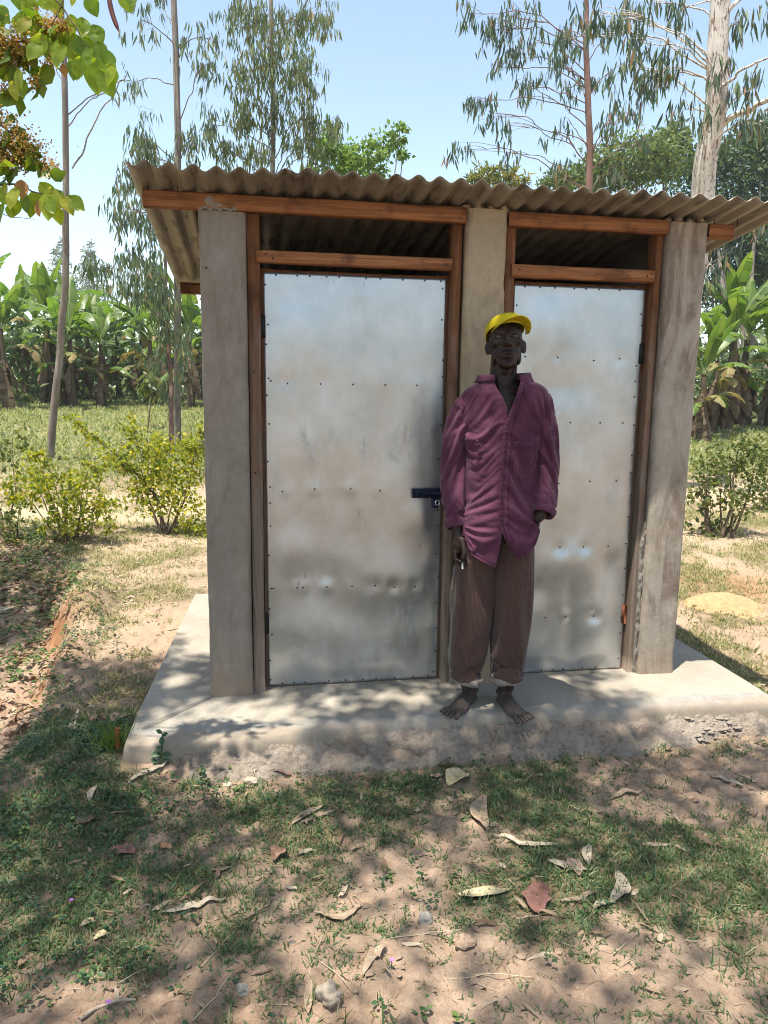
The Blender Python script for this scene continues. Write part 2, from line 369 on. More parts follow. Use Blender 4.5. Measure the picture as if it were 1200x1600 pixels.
# broad leaved creeping weeds, thick on the left of the slab
mb = MB()
def wf(x, y):
    left = np.exp(-((x+.55)/.42)**2-((y+.55)/.75)**2)*1.1
    return np.clip((left+.55*np.exp(-((bankx(y)-x+.05)/.16)**2)*sst(-.6, 0, y)*(1-sst(3, 3.6, y))+.10*(fbm(x*4, y*4, 3, 77) > .60)+.5*np.exp(-((x-.45)/.7)**2-((y+.68)/.12)**2)+.55*np.exp(-((x+.3)/.22)**2-((y+1.62)/.3)**2)+.35*np.exp(-((x-.75)/.12)**2-((y+1.75)/.09)**2)+.3*np.exp(-((x-1.12)/.13)**2-((y+1.27)/.09)**2)), 0, .9)*np.clip(fbm(x*6, y*6, 3, 55)*2.2-.5, 0, 1)
x, y = scatter(24000, -2.2, 3.2, -2.1, 3.4, wf)
for b in range(6):
    N = len(x); px = x+rng.normal(0, .012, N); py = y+rng.normal(0, .012, N); an = rng.uniform(0, 2*PI, N)
    ax = np.stack([np.cos(an), np.sin(an), rng.uniform(-.15, .5, N)], -1)
    ok = notslab(px, py)
    leaves(mb, np.stack([px, py, H(px, py)+rng.uniform(.003, .035, N)], -1)[ok], ax[ok], (np.tile([0, 0, 1.0], (N, 1))+.35*rdir(N))[ok], (rng.uniform(.008, .022, N))[ok], (rng.uniform(.006, .016, N))[ok], 'oval')
wd = mb.build('weeds', M_WEED); tag(wd, 'dark green creeping broad-leaved weeds matted left of the slab', 'weeds', kind='stuff')
# litter too fine to count
mb = MB()
x, y = scatter(17000, -3.8, 3.6, -2.1, 4.4, lambda x, y: np.where(bankx(y)-x > -.05, .95, .26)*np.where(y < -.3, .55, 1))
N = len(x); an = rng.uniform(0, 2*PI, N); ax = np.stack([np.cos(an), np.sin(an), rng.normal(0, .18, N)], -1)
leaves(mb, np.stack([x, y, H(x, y)+.008], -1), ax, np.tile([0, 0, 1.0], (N, 1))+.5*rdir(N), rng.gamma(3, .016, N).clip(.015, .13), rng.uniform(.006, .022, N), 'sickle', 1.6)
x, y = scatter(3200, -1.6, 3.2, -2.1, .3, lambda x, y: .6+0*x); N = len(x); an = rng.uniform(0, 2*PI, N)
leaves(mb, np.stack([x, y, H(x, y)+.004], -1), np.stack([np.cos(an), np.sin(an), rng.normal(0, .12, N)], -1), np.tile([0, 0, 1.0], (N, 1))+.4*rdir(N), rng.gamma(3, .022, N).clip(.02, .16), .0018, 'blade')
M_LITTER = m_leaf('litter_material', [(.20, .12, .07), (.34, .25, .16), (.42, .34, .25), (.15, .085, .055), (.38, .29, .2)], .15, .7, (1.2, 1.1, .8))
lt = mb.build('leaf_litter', M_LITTER); tag(lt, 'scattered small dry leaf litter and straw over the soil', 'leaf litter', kind='stuff')
# the eroded hollow left of the bank is thick with bigger dead leaves and weeds
mb = MB(); x, y = scatter(9000, -4.2, -.8, -.3, 4.8, lambda x, y: np.where(bankx(y)-x > .02, .25+1.0*(fbm(x*3, y*3, 3, 71) > .5), 0)); N = len(x); an = rng.uniform(0, 2*PI, N)
leaves(mb, np.stack([x, y, H(x, y)+rng.uniform(.004, .03, N)], -1), np.stack([np.cos(an), np.sin(an), rng.normal(0, .25, N)], -1), np.tile([0, 0, 1.0], (N, 1))+.6*rdir(N), rng.uniform(.03, .09, N), rng.uniform(.015, .04, N), 'oval', 1.5)
tag(mb.build('dead_leaves', m_leaf('dead_leaf_material', [(.13, .07, .045), (.27, .16, .10), (.36, .25, .16), (.20, .10, .06), (.42, .33, .23), (.10, .06, .04)], .15, .7, (1.2, 1.1, .8))), 'thick brown dead leaves in the eroded hollow at the left', 'dead leaves', kind='stuff')
mb = MB(); x, y = scatter(5000, -4.2, -.8, -.3, 4.8, lambda x, y: np.where(bankx(y)-x > -.06, .7*(fbm(x*2.4, y*2.4, 3, 88) > .53), 0)); N = len(x)
for b_ in range(6):
    px, py = x+rng.normal(0, .02, N), y+rng.normal(0, .02, N); an = rng.uniform(0, 2*PI, N)
    leaves(mb, np.stack([px, py, H(px, py)+rng.uniform(.01, .07, N)], -1), np.stack([np.cos(an), np.sin(an), rng.uniform(-.2, .5, N)], -1), np.tile([0, 0, 1.0], (N, 1))+.4*rdir(N), rng.uniform(.02, .045, N), rng.uniform(.014, .028, N), 'oval')
tag(mb.build('bank_weeds', M_SHRW), 'low green weeds along the eroded bank at the left', 'weeds', kind='stuff')
# crumbs of soil and gravel
mb = MB(); x, y = scatter(9000, -1.3, 3.2, -2.05, -.4, lambda x, y: np.clip(1.1-veg(x, y)*1.2, .05, 1))
ic = np.array([(0, 0, 1), (.9, 0, .3), (.28, .85, .25), (-.72, .53, .35), (-.7, -.55, .2), (.3, -.8, .4)], float)
icf = np.array([(0, 1, 2), (0, 2, 3), (0, 3, 4), (0, 4, 5), (0, 5, 1)])
N = len(x); s_ = rng.gamma(1.5, .0033, N).clip(.0022, .02)
V = ic[None]*s_[:, None, None]*rng.uniform(.6, 1.25, (N, 6, 3)); V[..., 2] *= .8; V += np.stack([x, y, H(x, y)-s_*.15], -1)[:, None]
mb.add(V.reshape(-1, 3), [(icf[None]+(np.arange(N)*6)[:, None, None]).reshape(-1, 3)])
cr = mb.build('soil_crumbs', M_SOIL); tag(cr, 'small crumbs and clods of pinkish soil on the bare ground', 'soil', kind='stuff')
# ------------------------------------------------------------------ the latrine block
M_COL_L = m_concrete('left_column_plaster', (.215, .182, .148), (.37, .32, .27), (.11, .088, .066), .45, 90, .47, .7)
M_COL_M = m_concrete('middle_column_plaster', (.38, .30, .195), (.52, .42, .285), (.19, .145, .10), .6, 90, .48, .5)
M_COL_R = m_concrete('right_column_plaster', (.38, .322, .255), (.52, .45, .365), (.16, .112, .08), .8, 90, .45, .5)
M_MORTAR = m_concrete('rough_mortar', (.20, .175, .145), (.36, .32, .27), (.10, .08, .06), .4, 60)
M_WALL = m_concrete('darkened_wall_plaster', (.09, .08, .068), (.15, .135, .115), (.16, .13, .1), .5)  # plaster colour lowered so the inside reads as deep shade
k = NT('slab_concrete'); c = k.co(); n1 = k.noise(2.6, c, 7, .62); n2 = k.noise(14, c, 6, .6)
col = k.ramp(n1, [(.3, (.26, .225, .178)), (.7, (.38, .34, .28))])
yy = k.n('SeparateXYZ', {0: c}).outputs[1]
blue = k.math('MULTIPLY', k.ramp(k.math('ADD', yy, k.math('MULTIPLY', k.math('SUBTRACT', n2, .5), .10)), [(0.0, 1.0), (.01, 1.0)]), 0.0)
edge = k.math('SUBTRACT', -.255, k.math('ADD', yy, k.math('MULTIPLY', k.math('SUBTRACT', n2, .5), .16)))
col = k.mix(k.math('MULTIPLY', k.ramp(k.math('MULTIPLY', edge, 12), [(0.0, 0.0), (.5, 1.0)]), .6), col, k.ramp(n2, [(.35, (.19, .19, .19)), (.62, (.31, .295, .265))]))
col = k.mix(k.math('MULTIPLY', k.ramp(n2, [(.5, 0.0), (.72, 1.0)]), .35), col, (.33, .26, .18))
cv = k.n('TexVoronoi', {'Vector': k.mix(.06, c, k.n('TexNoise', {'Vector': c, 'Scale': 6, 'Detail': 4}).outputs['Color']), 'Scale': 3.1}, feature='DISTANCE_TO_EDGE').outputs['Distance']
crk = k.math('MULTIPLY', k.ramp(cv, [(0.0, 1.0), (.008, 0.0)]), k.ramp(k.noise(1.3, c, 2), [(.55, 0.0), (.7, .35)]))
col = k.mix(crk, col, (.13, .115, .10)); sp = k.ramp(k.noise(75, c, 2), [(.74, 0.0), (.78, 1.0)])
col = k.mix(k.math('MULTIPLY', sp, .6), col, (.10, .085, .07))
mud = k.math('SUBTRACT', -.315, k.math('ADD', yy, k.math('MULTIPLY', k.math('SUBTRACT', k.noise(6, c, 6, .7), .5), .30))); col = k.mix(k.math('MULTIPLY', k.ramp(k.math('MULTIPLY', mud, 9), [(0.0, 0.0), (.6, 1.0)]), .65), col, (.27, .205, .14)); col = k.mix(.3, col, k.ramp(k.noise(42, c, 6, .7), [(.3, .45), (.65, 1.0)]), 'MULTIPLY')
tr = k.noise(1.0, k.co((2.5, 18, 10)), 4, .6)
M_SLAB = k.done(k.pr(col, .82, 0, k.bump(k.math('ADD', k.math('MULTIPLY', tr, .8), k.math('MULTIPLY', k.noise(110, c, 4), .3)), .28, .005), .25))
WX, WY, WZ = m_wood('beam_wood', 0), m_wood('cross_wood', 1), m_wood('jamb_wood', 2, .62, 1.0)
WD = m_wood('door_frame_wood', 2, .6, .55)
k = NT('galvanised_door_sheet'); c = k.co(); sp = k.noise(7, c, 6, .6); st = k.noise(1, k.co((26, 26, 7)), 7, .75, .8)
col = k.ramp(sp, [(.3, (.42, .435, .44)), (.7, (.56, .575, .58))])
smear = k.math('MULTIPLY', k.ramp(st, [(.50, 0.0), (.68, 1.0)]), k.ramp(k.noise(2.2, c, 4, .6), [(.53, 0.0), (.66, 1.0)]))
scr = k.math('MULTIPLY', k.ramp(k.noise(1, k.co((60, 60, 11)), 4, .6, .6), [(.66, 0.0), (.72, 1.0)]), k.ramp(k.noise(4.5, c, 3), [(.52, 0.0), (.6, 1.0)]))
col = k.mix(k.math('MULTIPLY', smear, .4), col, (.22, .21, .19)); col = k.mix(k.math('MULTIPLY', scr, .55), col, (.09, .085, .08))
pale = k.math('MULTIPLY', k.ramp(k.noise(1, k.co((14, 14, 5)), 6, .65), [(.55, 0.0), (.75, 1.0)]), .3); col = k.mix(pale, col, (.72, .72, .70))
rg = k.ramp(k.math('ADD', k.math('MULTIPLY', sp, .6), k.math('MULTIPLY', st, .4)), [(.3, .26), (.7, .38)])
rg = k.math('ADD', rg, k.math('MULTIPLY', k.math('ADD', smear, pale), .22))
mt = k.math('SUBTRACT', .80, k.math('MULTIPLY', k.math('ADD', k.math('ADD', smear, scr), pale), .4))
M_GALV = k.done(k.pr(col, rg, mt, k.bump(k.math('ADD', st, sp), .018, .004), .5))
k = NT('old_roofing_iron'); c = k.co(); n1 = k.noise(4, c, 7, .65); n2 = k.noise(1, k.co((25, 2.5, 25)), 6, .65)
col = k.ramp(n1, [(.3, (.21, .18, .14)), (.7, (.39, .35, .28))])
col = k.mix(k.math('MULTIPLY', k.ramp(n2, [(.52, 0.0), (.64, 1.0)]), .7), col, (.07, .046, .03))
M_ROOF = k.done(k.pr(col, .55, .25, k.bump(n1, .15, .004), .4))
M_NAIL = m_simple('nail_steel', (.035, .03, .028), .6, .5)
M_NAVY = m_simple('navy_bolt_paint', (.012, .018, .045), .4, .2, 40, .15)
M_STEEL = m_simple('bright_steel', (.7, .7, .7), .25, 1)

B = empty('latrine_block', (0, 0, 0))
tag(B, 'small grey concrete latrine block with two metal doors under a rusty corrugated roof', 'latrine')
def plaster_column(x0, x1, y0, y1, z1, mat, seed, amp=.004):
    nx, nz = 9, 90; zs = np.linspace(-.03, z1, nz); rings = []
    def side(a, b, n): return [np.array(a)+(np.array(b)-np.array(a))*t for t in np.linspace(0, 1, n)[:-1]]
    r = .012
    pr = side((x0+r, y0), (x1-r, y0), nx) + [np.array((x1-r, y0))] + side((x1, y0+r), (x1, y1-r), nx) + [np.array((x1, y1-r))] + side((x1-r, y1), (x0+r, y1), nx) + [np.array((x0+r, y1))] + side((x0, y1-r), (x0, y0+r), nx) + [np.array((x0, y0+r))]
    pr = np.array(pr); cen = np.array([(x0+x1)/2, (y0+y1)/2]); u = np.arange(len(pr))*.35
    for z in zs:
        d = pr-cen; d /= np.linalg.norm(d, axis=1)[:, None]
        o = amp*2*(fbm(u, z*4+u*0, 4, seed)-.5) + amp*.7*(fbm(u*5, z*22+u*0, 2, seed+3)-.5) + .010*np.exp(-max(z, 0)/.03)*fbm(u*2, u*0+z*30, 2, seed)
        nc = vn(np.round(np.arctan2(d[:, 1], d[:, 0])*2/PI)*7+seed, z*11+u*0, seed+5); cm = np.exp(-(np.abs(np.abs(d[:, 0]*(y1-y0)/(x1-x0))-np.abs(d[:, 1]))/.10)**2); o = o-.011*cm*sst(.70, .95, nc)-.004*cm*fbm(u, z*20+u*0, 2, seed+8)
        q = pr+d*o[:, None]; rings.append(np.column_stack([q, np.full(len(q), z)]))
    mb = MB(); mb.loft(rings); o = mb.build('column', mat, B, True); return o
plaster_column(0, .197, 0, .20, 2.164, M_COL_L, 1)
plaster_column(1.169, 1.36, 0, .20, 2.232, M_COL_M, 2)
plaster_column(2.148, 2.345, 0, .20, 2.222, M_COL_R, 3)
# mortar lumps that fill the gap between the column heads and the corrugations
def lumps(name, spots, mat, seed, par=B):
    mb = MB(); q = random.Random(seed)
    for (x, y, z, r) in spots:
        n = MB(); n.ell((0, 0, 0), (1, 1, 1), nu=10, nv=14); V = np.concatenate(n.v)
        d = .75+.5*fbm(V[:, 0]*1.7+x*30, V[:, 2]*1.7+V[:, 1], 3, seed)
        mb.add(V*d[:, None]*np.array(r)+np.array((x, y, z)), n.f)
    return mb.build(name, mat, par, True)
lumps('mortar_cap', [(1.16+.02*i, .03+.02*(i % 3), 2.234+.008*(i % 2), (.017, .03, .02)) for i in range(11)], M_COL_M, 5)
lumps('mortar_cap', [(2.14+.019*i, .03+.02*(i % 3), 2.226+.012*(i % 2), (.016, .028, .018)) for i in range(12)], M_COL_R, 6)
lumps('mortar_cap', [(.012+.02*i, -.001, 2.168+.006*(i % 2), (.012, .010, .008)) for i in range(8)] + [(.05, -.004, 2.20, (.02, .005, .022)), (.075, -.004, 2.185, (.03, .005, .011))], M_COL_L, 7)
# rough fill beside the jambs
def fill(x, y, w, z1, seed):
    z = np.linspace(-.02, z1, int(z1/.008)); u = np.linspace(-1, 1, 15); U, Z = np.meshgrid(u, z)
    ww = w*(.65+.9*fbm(Z*7, Z*0+seed, 3, seed))*(1-.6*sst(z1-.12, z1, Z))
    n = fbm(U*2+seed, Z*26, 4, seed); X_ = x+U*ww+.006*(fbm(Z*30, U*3, 2, seed+2)-.5)
    Y_ = y-(.016+.022*(n-.3))*np.sqrt(np.clip(1-U**2, 0, 1))-.012*np.abs(fbm(U*5, Z*60, 2, seed+3)-.5)
    mb = MB(); mb.grid(np.stack([X_, Y_, Z], -1)); mb.build('mortar_fill', M_MORTAR, B, True)
fill(1.166, .034, .016, .60, 8); fill(2.143, .045, .017, .80, 9); fill(1.376, .040, .016, .45, 10)

# walls
def wallbox(x0, x1, y0, y1, z0, z1, zb=None):
    mb = MB(); V = [(x0, y0, z0), (x1, y0, z0), (x1, y1, z0), (x0, y1, z0)]; f = lambda y: 2.238-.12*y
    V += [(x0, y0, min(z1, f(y0))), (x1, y0, min(z1, f(y0))), (x1, y1, min(z1, f(y1))), (x0, y1, min(z1, f(y1)))]
    mb.add(V, [(0, 3, 2, 1), (4, 5, 6, 7), (0, 1, 5, 4), (1, 2, 6, 5), (2, 3, 7, 6), (3, 0, 4, 7)]); return mb.build('wall', M_WALL, B)
wallbox(.012, .16, .2, 1.45, -.03, 9); wallbox(2.185, 2.333, .2, 1.45, -.03, 9); wallbox(.012, 2.333, 1.452, 1.59, -.03, 2.052)
wallbox(1.19, 1.335, .2, 1.45, -.03, 9)

# slab: one poured sheet, its front edge rounded over and sloping down
NX, SY = 150, np.concatenate([[-.384, -.381, -.377, -.371, -.363, -.350, -.325], np.linspace(-.28, 1.83, 60), [1.84, 1.845]])
SZ0 = np.concatenate([[-.22, -.10, -.062, -.034, -.014, -.005, -.002], np.zeros(60), [-.02, -.2]])
xs = np.linspace(0, 1, NX); G = np.zeros((NX, len(SY), 3))
for j, (yv, zv) in enumerate(zip(SY, SZ0)):
    xl = -.315+.045*(yv+.35); xr = 2.655+.01*yv
    xx = xl+(xr-xl)*xs; G[:, j, 0] = xx
    ed = .10*(fbm(xx*1.1, xx*0, 2, 4)-.5)+.05*np.exp(-((xx-.1)/.5)**2)+.02*(fbm(xx*9, xx*0, 3, 6)-.5)
    G[:, j, 1] = yv - ed*(1-sst(-.32, -.08, yv))*(1 if yv < 1 else 0)
    zz = zv+.006*(fbm(xx*2, yv*2+xx*0, 3, 9)-.5)*(1 if zv > -.03 else .2) - (.016*np.clip(-yv-.1, 0, .3))
    if zv < -.03: zz = zz+.012*(fbm(xx*8, xx*0+yv*50, 3, 12)-.5)
    G[:, j, 2] = zz
for i, s_ in ((0, 0), (NX-1, 0)): pass
mb = MB(); mb.grid(G)
for e in (0, NX-1):
    top = G[e]; bot = top.copy(); bot[:, 2] = -.24; m1 = top+np.array([-.004 if e == 0 else .004, 0, -.012])
    mb.grid(np.stack([top, m1, bot+np.array([-.01 if e == 0 else .01, 0, 0])]) if e else np.stack([bot+np.array([-.01, 0, 0]), m1, top]))
slab = mb.build('slab', M_SLAB, B, True)
# raised strip where two pours met, corner to corner
mb = MB(); a = np.array([-.005, -.008]); b = np.array([-.272, -.305]); n_ = np.array([.74, -.67]); rings = []
for t in np.linspace(0, 1, 26):
    q = a+(b-a)*t; wd_ = .010+.006*(fbm(t*6, 0, 2, 3)-.3)
    zt = .0055*(1-t**6); e = n_*wd_; z0 = -.008-.016*max(0, -q[1]-.1)
    rings.append([(q[0]-e[0]*1.3, q[1]-e[1]*1.3, z0), (q[0]-e[0], q[1]-e[1], z0+.008+zt), (q[0]+e[0], q[1]+e[1], z0+.008+zt), (q[0]+e[0]*1.3, q[1]+e[1]*1.3, z0)])
mb.loft(rings); mb.build('joint_strip', m_concrete('joint_cement', (.17, .155, .135), (.27, .25, .22), (.1, .09, .08), .3), B)
# rough skirt of spilt mortar below the slab edge
sk_u = np.linspace(-.20, 2.75, 420); sk_v = np.linspace(0, 1, 40); G = np.zeros((420, 40, 3))
wv = .145+.05*(fbm(sk_u*2.2, sk_u*0, 3, 21)-.5)*2+.05*np.exp(-((sk_u-1.25)/.35)**2)-.04*sst(1.7, 2.6, sk_u)-.10*(1-sst(-.2, .0, sk_u))
ed = .10*(fbm(sk_u*1.1, sk_u*0, 2, 4)-.5)+.05*np.exp(-((sk_u-.1)/.5)**2)
for j, v in enumerate(sk_v):
    yv = -.358-ed-wv*v*(1+.25*(fbm(sk_u*9, sk_u*0, 3, 2)-.5)*v)
    base = -.036+(-.10-.0)*v**.8
    G[:, j, 0] = sk_u; G[:, j, 1] = yv
    f_ = fbm(sk_u*14, yv*14, 4, 23); ck = 1-np.abs(fbm(sk_u*24, yv*24, 3, 24)-.5)*2; G[:, j, 2] = base+.045*(f_-.5)*min(1, .35+v*2)+.006*(vn(np.floor(sk_u*38+2*f_), np.floor(yv*38+2*f_), 5)-.5)-.014*ck**9+.003-(.05 if v > .97 else 0)
mb = MB(); mb.grid(G[::-1])
k = NT('spilt_mortar'); c = k.geo(); n1 = k.noise(5, c, 6, .65); n2 = k.noise(45, c, 6, .7)
col = k.ramp(n1, [(.3, (.27, .20, .145)), (.7, (.40, .345, .285))]); col = k.mix(.5, col, k.ramp(n2, [(.3, .3), (.65, .95)]), 'MULTIPLY')
M_SKIRT = k.done(k.pr(col, .95, 0, k.bump(n2, 1.0, .02), .15)); mb.build('mortar_skirt', M_SKIRT, B, True)

# timber: wall plates, lintels, jambs
def timber(name, axis, lo, hi, mat, seed): mb = MB(); mb.lumber(axis, lo, hi, seed=seed); return mb.build(name, mat, B)
timber('wall_plate', 0, (-.222, -.006, 2.168), (1.164, .046, 2.233), WX, 1)
timber('wall_plate', 0, (1.364, .002, 2.166), (2.144, .05, 2.229), WX, 2)
timber('wall_plate', 0, (2.350, .002, 2.160), (2.476, .05, 2.222), WX, 3)
timber('rear_plate', 0, (-.215, 1.40, 1.99), (2.55, 1.447, 2.055), WX, 4)
timber('rafter', 1, (-.222+.23, .25, 0), (.06, .3, .05), WY, 5).location = (0, 0, -5) if False else (.1, -.0, 2.12)
timber('lintel', 0, (.240, .022, 1.966), (1.113, .07, 2.017), WX, 6)
timber('lintel', 0, (1.392, .022, 1.948), (2.100, .07, 2.004), WX, 7)
timber('jamb', 2, (.200, .034, -.004), (.2545, .12, 2.166), WZ, 8)
timber('jamb', 2, (1.1165, .034, -.004), (1.158, .12, 2.166), WZ, 9)
timber('jamb', 2, (1.364, .034, -.004), (1.412, .12, 2.164), WZ, 10)
timber('jamb', 2, (2.104, .034, -.004), (2.138, .12, 2.164), WZ, 11)

# corrugated roofing
def sheet(x0, x1, y0, y1, dz, seed):
    nx = int((x1-x0)/.09*14); xs = np.linspace(x0, x1, nx); ys = np.concatenate([np.linspace(y0, y0+.3, 8), np.linspace(y0+.4, y1, 12)])
    Xs, Ys = np.meshgrid(xs, ys, indexing='ij')
    ey = .010*(vn(np.floor((Xs+.02)/.045), Xs*0, seed)-.5)*(Ys < y0+.02)
    zc = 2.255-.12*Ys+.0118*np.cos(2*PI*(Xs)/.09)+dz+.010*(fbm(Xs*1.4, Ys*1.1, 2, seed)-.5)+.012*(fbm(Xs*2.2, Xs*0, 2, 50)-.5)*(Ys < .2)
    mb = MB(); mb.grid(np.stack([Xs, Ys+ey, zc], -1)); o = mb.build('roof_sheet', M_ROOF, B, True)
    s_ = o.modifiers.new('thickness', 'SOLIDIFY'); s_.thickness = .0022; s_.offset = 0
bx = [-.255, .43, 1.14, 1.85, 2.66]
for i in range(4): sheet(bx[i]-(.05 if i else 0), bx[i+1]+(.05 if i < 3 else 0), -.205-.006*(i % 2), 1.72, .0035*(i % 2), 60+i)
mb = MB()
for i in range(24):
    x = -.2+i*.1175; mb.ell((x, .02, 2.262+.0135), (.009, .009, .004), nu=6, nv=8); mb.tube([(x, .02, 2.22), (x, .02, 2.27)], .0022, 5)
o = mb.build('roof_nails', M_NAIL, B); o['kind'] = 'stuff'
mb = MB()
for (x, z, y) in [(.28, 2.0, .0205), (.31, 1.985, .0205), (1.085, 1.99, .0205), (1.43, 1.98, .0205), (2.06, 1.975, .0205), (2.08, 1.985, .0205), (.03, 1.93, -.006), (.222, 1.5, .033), (.222, 1.05, .033)]:
    mb.ell((x, y, z), (.0045, .002, .0045), nu=6, nv=8)
o = mb.build('frame_nails', M_NAIL, B); o['kind'] = 'stuff'

# doors: wooden frame faced with a buckled galvanised sheet
def door(x0, x1, xb0, xb1, z0, z1, dents, nails, seed, labels):
    d = empty('door'); d.parent = B; d['label'] = labels
    nx, nz = 90, 180; u = np.linspace(0, 1, nx); v = np.linspace(0, 1, nz); U, Vv = np.meshgrid(u, v, indexing='ij')
    Z = z0+(z1-z0)*Vv; X0 = xb0+(x0-xb0)*Vv; X1 = xb1+(x1-xb1)*Vv; Xx = X0+(X1-X0)*U
    edge = np.minimum(np.minimum(U*(x1-x0), (1-U)*(x1-x0)), np.minimum(Vv, 1-Vv)*(z1-z0))
    ef = sst(.0, .10, edge)
    hgt = .016*(fbm(Xx*2.1+seed, Z*1.7, 2, seed)-.5)+.007*(fbm(Xx*5+seed, Z*4, 2, seed+1)-.5)
    low = 1-sst(.55, 1.1, Z); hgt = hgt*(.75+.75*low)
    for (cx, cz, rx, rz, a) in dents: hgt += a*np.exp(-((Xx-cx)/rx)**2-((Z-cz)/rz)**2)
    for (nxx, nzz) in nails: hgt *= 1-.75*np.exp(-((Xx-nxx)**2+(Z-nzz)**2)/.035**2)
    Yy = .088-hgt*ef+.003*(fbm(Z*18, Z*0+U*3, 2, seed+4)-.5)*(1-sst(0, .02, edge))
    mb = MB(); mb.grid(np.stack([Xx, Yy, Z], -1)); s_ = mb.build('door_sheet', M_GALV, d, True)
    so_ = s_.modifiers.new('thickness', 'SOLIDIFY'); so_.thickness = .0012; so_.offset = -1
    f = .013
    for nm, ax, lo, hi in (('stile', 2, (x0-f, .092, z0-.02), (x0+.05, .135, z1+.014)), ('stile', 2, (x1-.05, .092, z0-.02), (x1+f, .135, z1+.014)),
                           ('rail', 0, (x0+.051, .094, z0-.018), (x1-.051, .133, z0+.06)), ('rail', 0, (x0+.051, .094, z1-.05), (x1-.051, .133, z1+.013)), ('rail', 0, (x0+.051, .096, (z0+z1)/2-.04), (x1-.051, .133, (z0+z1)/2+.04))):
        m_ = MB(); m_.lumber(ax, lo, hi, seed=seed+hash(nm) % 7 if False else seed+len(nm), jit=.0014); o = m_.build(nm, WD, d)
        V = np.array([v_.co for v_ in o.data.vertices]); t = (V[:, 2]-z0)/(z1-z0); sh = np.where(V[:, 0] < (x0+x1)/2, (xb0-x0)*(1-t), (xb1-x1)*(1-t))
        if ax == 2: V[:, 0] += sh
        else: V[:, 0] += sh*np.clip(np.abs(V[:, 0]-(x0+x1)/2)/((x1-x0)/2), 0, 1)
        o.data.vertices.foreach_set('co', V.astype(np.float32).reshape(-1))
    mb = MB(); q = random.Random(seed)
    for (a_, z) in nails:
        i = min(nx-1, max(0, int(round((a_-x0)/(x1-x0)*(nx-1))))); j = min(nz-1, max(0, int(round((z-z0)/(z1-z0)*(nz-1)))))
        mb.ell((Xx[i, j], Yy[i, j]-.0012, Z[i, j]), (.0042, .0028, .0042), nu=7, nv=8)
    o = mb.build('door_nails', M_NAIL, d); o['kind'] = 'stuff'
    return d
def edgenails(x0, x1, z0, z1, seed, rows, gap=.1):
    q = random.Random(seed); N = []; e = .014
    z = z0+.03
    while z < z1-.02:
        N += [(x0+e+q.uniform(-.004, .006), z+q.uniform(-.03, .03)), (x1-e+q.uniform(-.006, .004), z+q.uniform(-.03, .03))]; z += gap*q.uniform(.85, 1.5)
    x = x0+.04
    while x < x1-.02:
        N += [(x+q.uniform(-.02, .02), z1-e), (x+q.uniform(-.03, .03), z0+e)]; x += gap*q.uniform(.7, 1.1)
    for z, xs_ in rows: N += [(x_, z+q.uniform(-.006, .006)) for x_ in xs_]
    return N
n1_ = edgenails(.268, 1.104, .006, 1.936, 3, [(1.455, (.30, .37, .52, .67, .82, .97)), (.965, (.345, .49, .66, .80)), (.49, (.30, .405, .435, .55, .675, .78, .88, .985))])
door(.268, 1.104, .270, 1.134 if False else 1.106, .006, 1.936,
     [(.9, .50, .14, .13, .012), (1.03, .83, .09, .09, .010), (.55, .50, .15, .24, -.010), (.85, .36, .24, .09, -.009), (.45, .22, .2, .2, .012), (.38, .65, .18, .10, .010), (1.0, .2, .12, .25, -.012), (.42, 1.6, .25, .25, .006), (.38, 1.83, .14, .09, -.004), (.8, .08, .15, .08, .008)], n1_, 21,
     'wider left-hand door of dull galvanised sheet with a navy bolt')
n2_ = edgenails(1.430, 2.092, .006, 1.926, 5, [(1.59, (1.50, 1.66, 1.85, 1.98)), (1.285, (1.52, 1.745, 1.90, 2.02)), (.99, (1.5, 1.70, 1.86, 2.0)), (.66, (1.55, 1.72, 1.85, 1.98)), (.30, (1.55, 1.66, 1.77, 1.92))])
door(1.430, 2.092, 1.436, 2.094, .006, 1.926,
     [(1.95, .22, .10, .2, .014), (1.80, .3, .05, .25, -.012), (1.75, .58, .16, .10, .014), (2.0, .55, .08, .10, -.012), (1.6, .45, .1, .08, -.01), (1.55, 1.75, .2, .12, .008), (1.65, 1.45, .2, .1, -.008)], n2_, 33,
     'narrower right-hand door of galvanised sheet with reddish hinge')
dl, dr = [o for o in B.children if o.name.startswith('door') and o.type == 'EMPTY'][:2]
# sliding bolt on the left-hand door
mb = MB(); mb.lumber(0, (.957, .060, .922), (1.112, .078, .966), 12, .003, .0004); mb.lumber(2, (1.052, .061, .874), (1.086, .078, .9205), 8, .003, .0004)
mb.tube([(.99, .056, .944), (1.10, .056, .944)], .006, 8)
mb.box(.984, .989, .052, .06, .928, .960); mb.box(1.03, 1.035, .052, .06, .928, .960)
bo = mb.build('bolt', M_NAVY, dl)
mb = MB(); an = np.linspace(0, 2*PI, 20, endpoint=False); mb.grid(np.array([[(1.078+.010*math.cos(a)*(1)+.003*math.cos(a)*math.cos(b), .054+.003*math.sin(b), .898+.010*math.sin(a)*1.2+.003*math.sin(a)*math.cos(b)) for b in an[::3]] for a in an]), True, True)
mb.build('padlock_ring', M_STEEL, dl, True)
# hinges
for par, x, z, mt_ in ((dl, .258, 1.70, M_NAIL), (dl, .258, .32, M_NAIL), (dr, 2.098, .30, m_simple('rusty_hinge', (.17, .055, .022), .85, .2, 60)), (dr, 2.098, 1.62, M_NAIL)):
    mb = MB(); mb.tube([(x, .082, z-.05), (x, .082, z+.05)], .0055, 8); mb.box(x-.018, x+.018, .0835, .0865, z-.048, z+.048); mb.build('hinge', mt_, par)
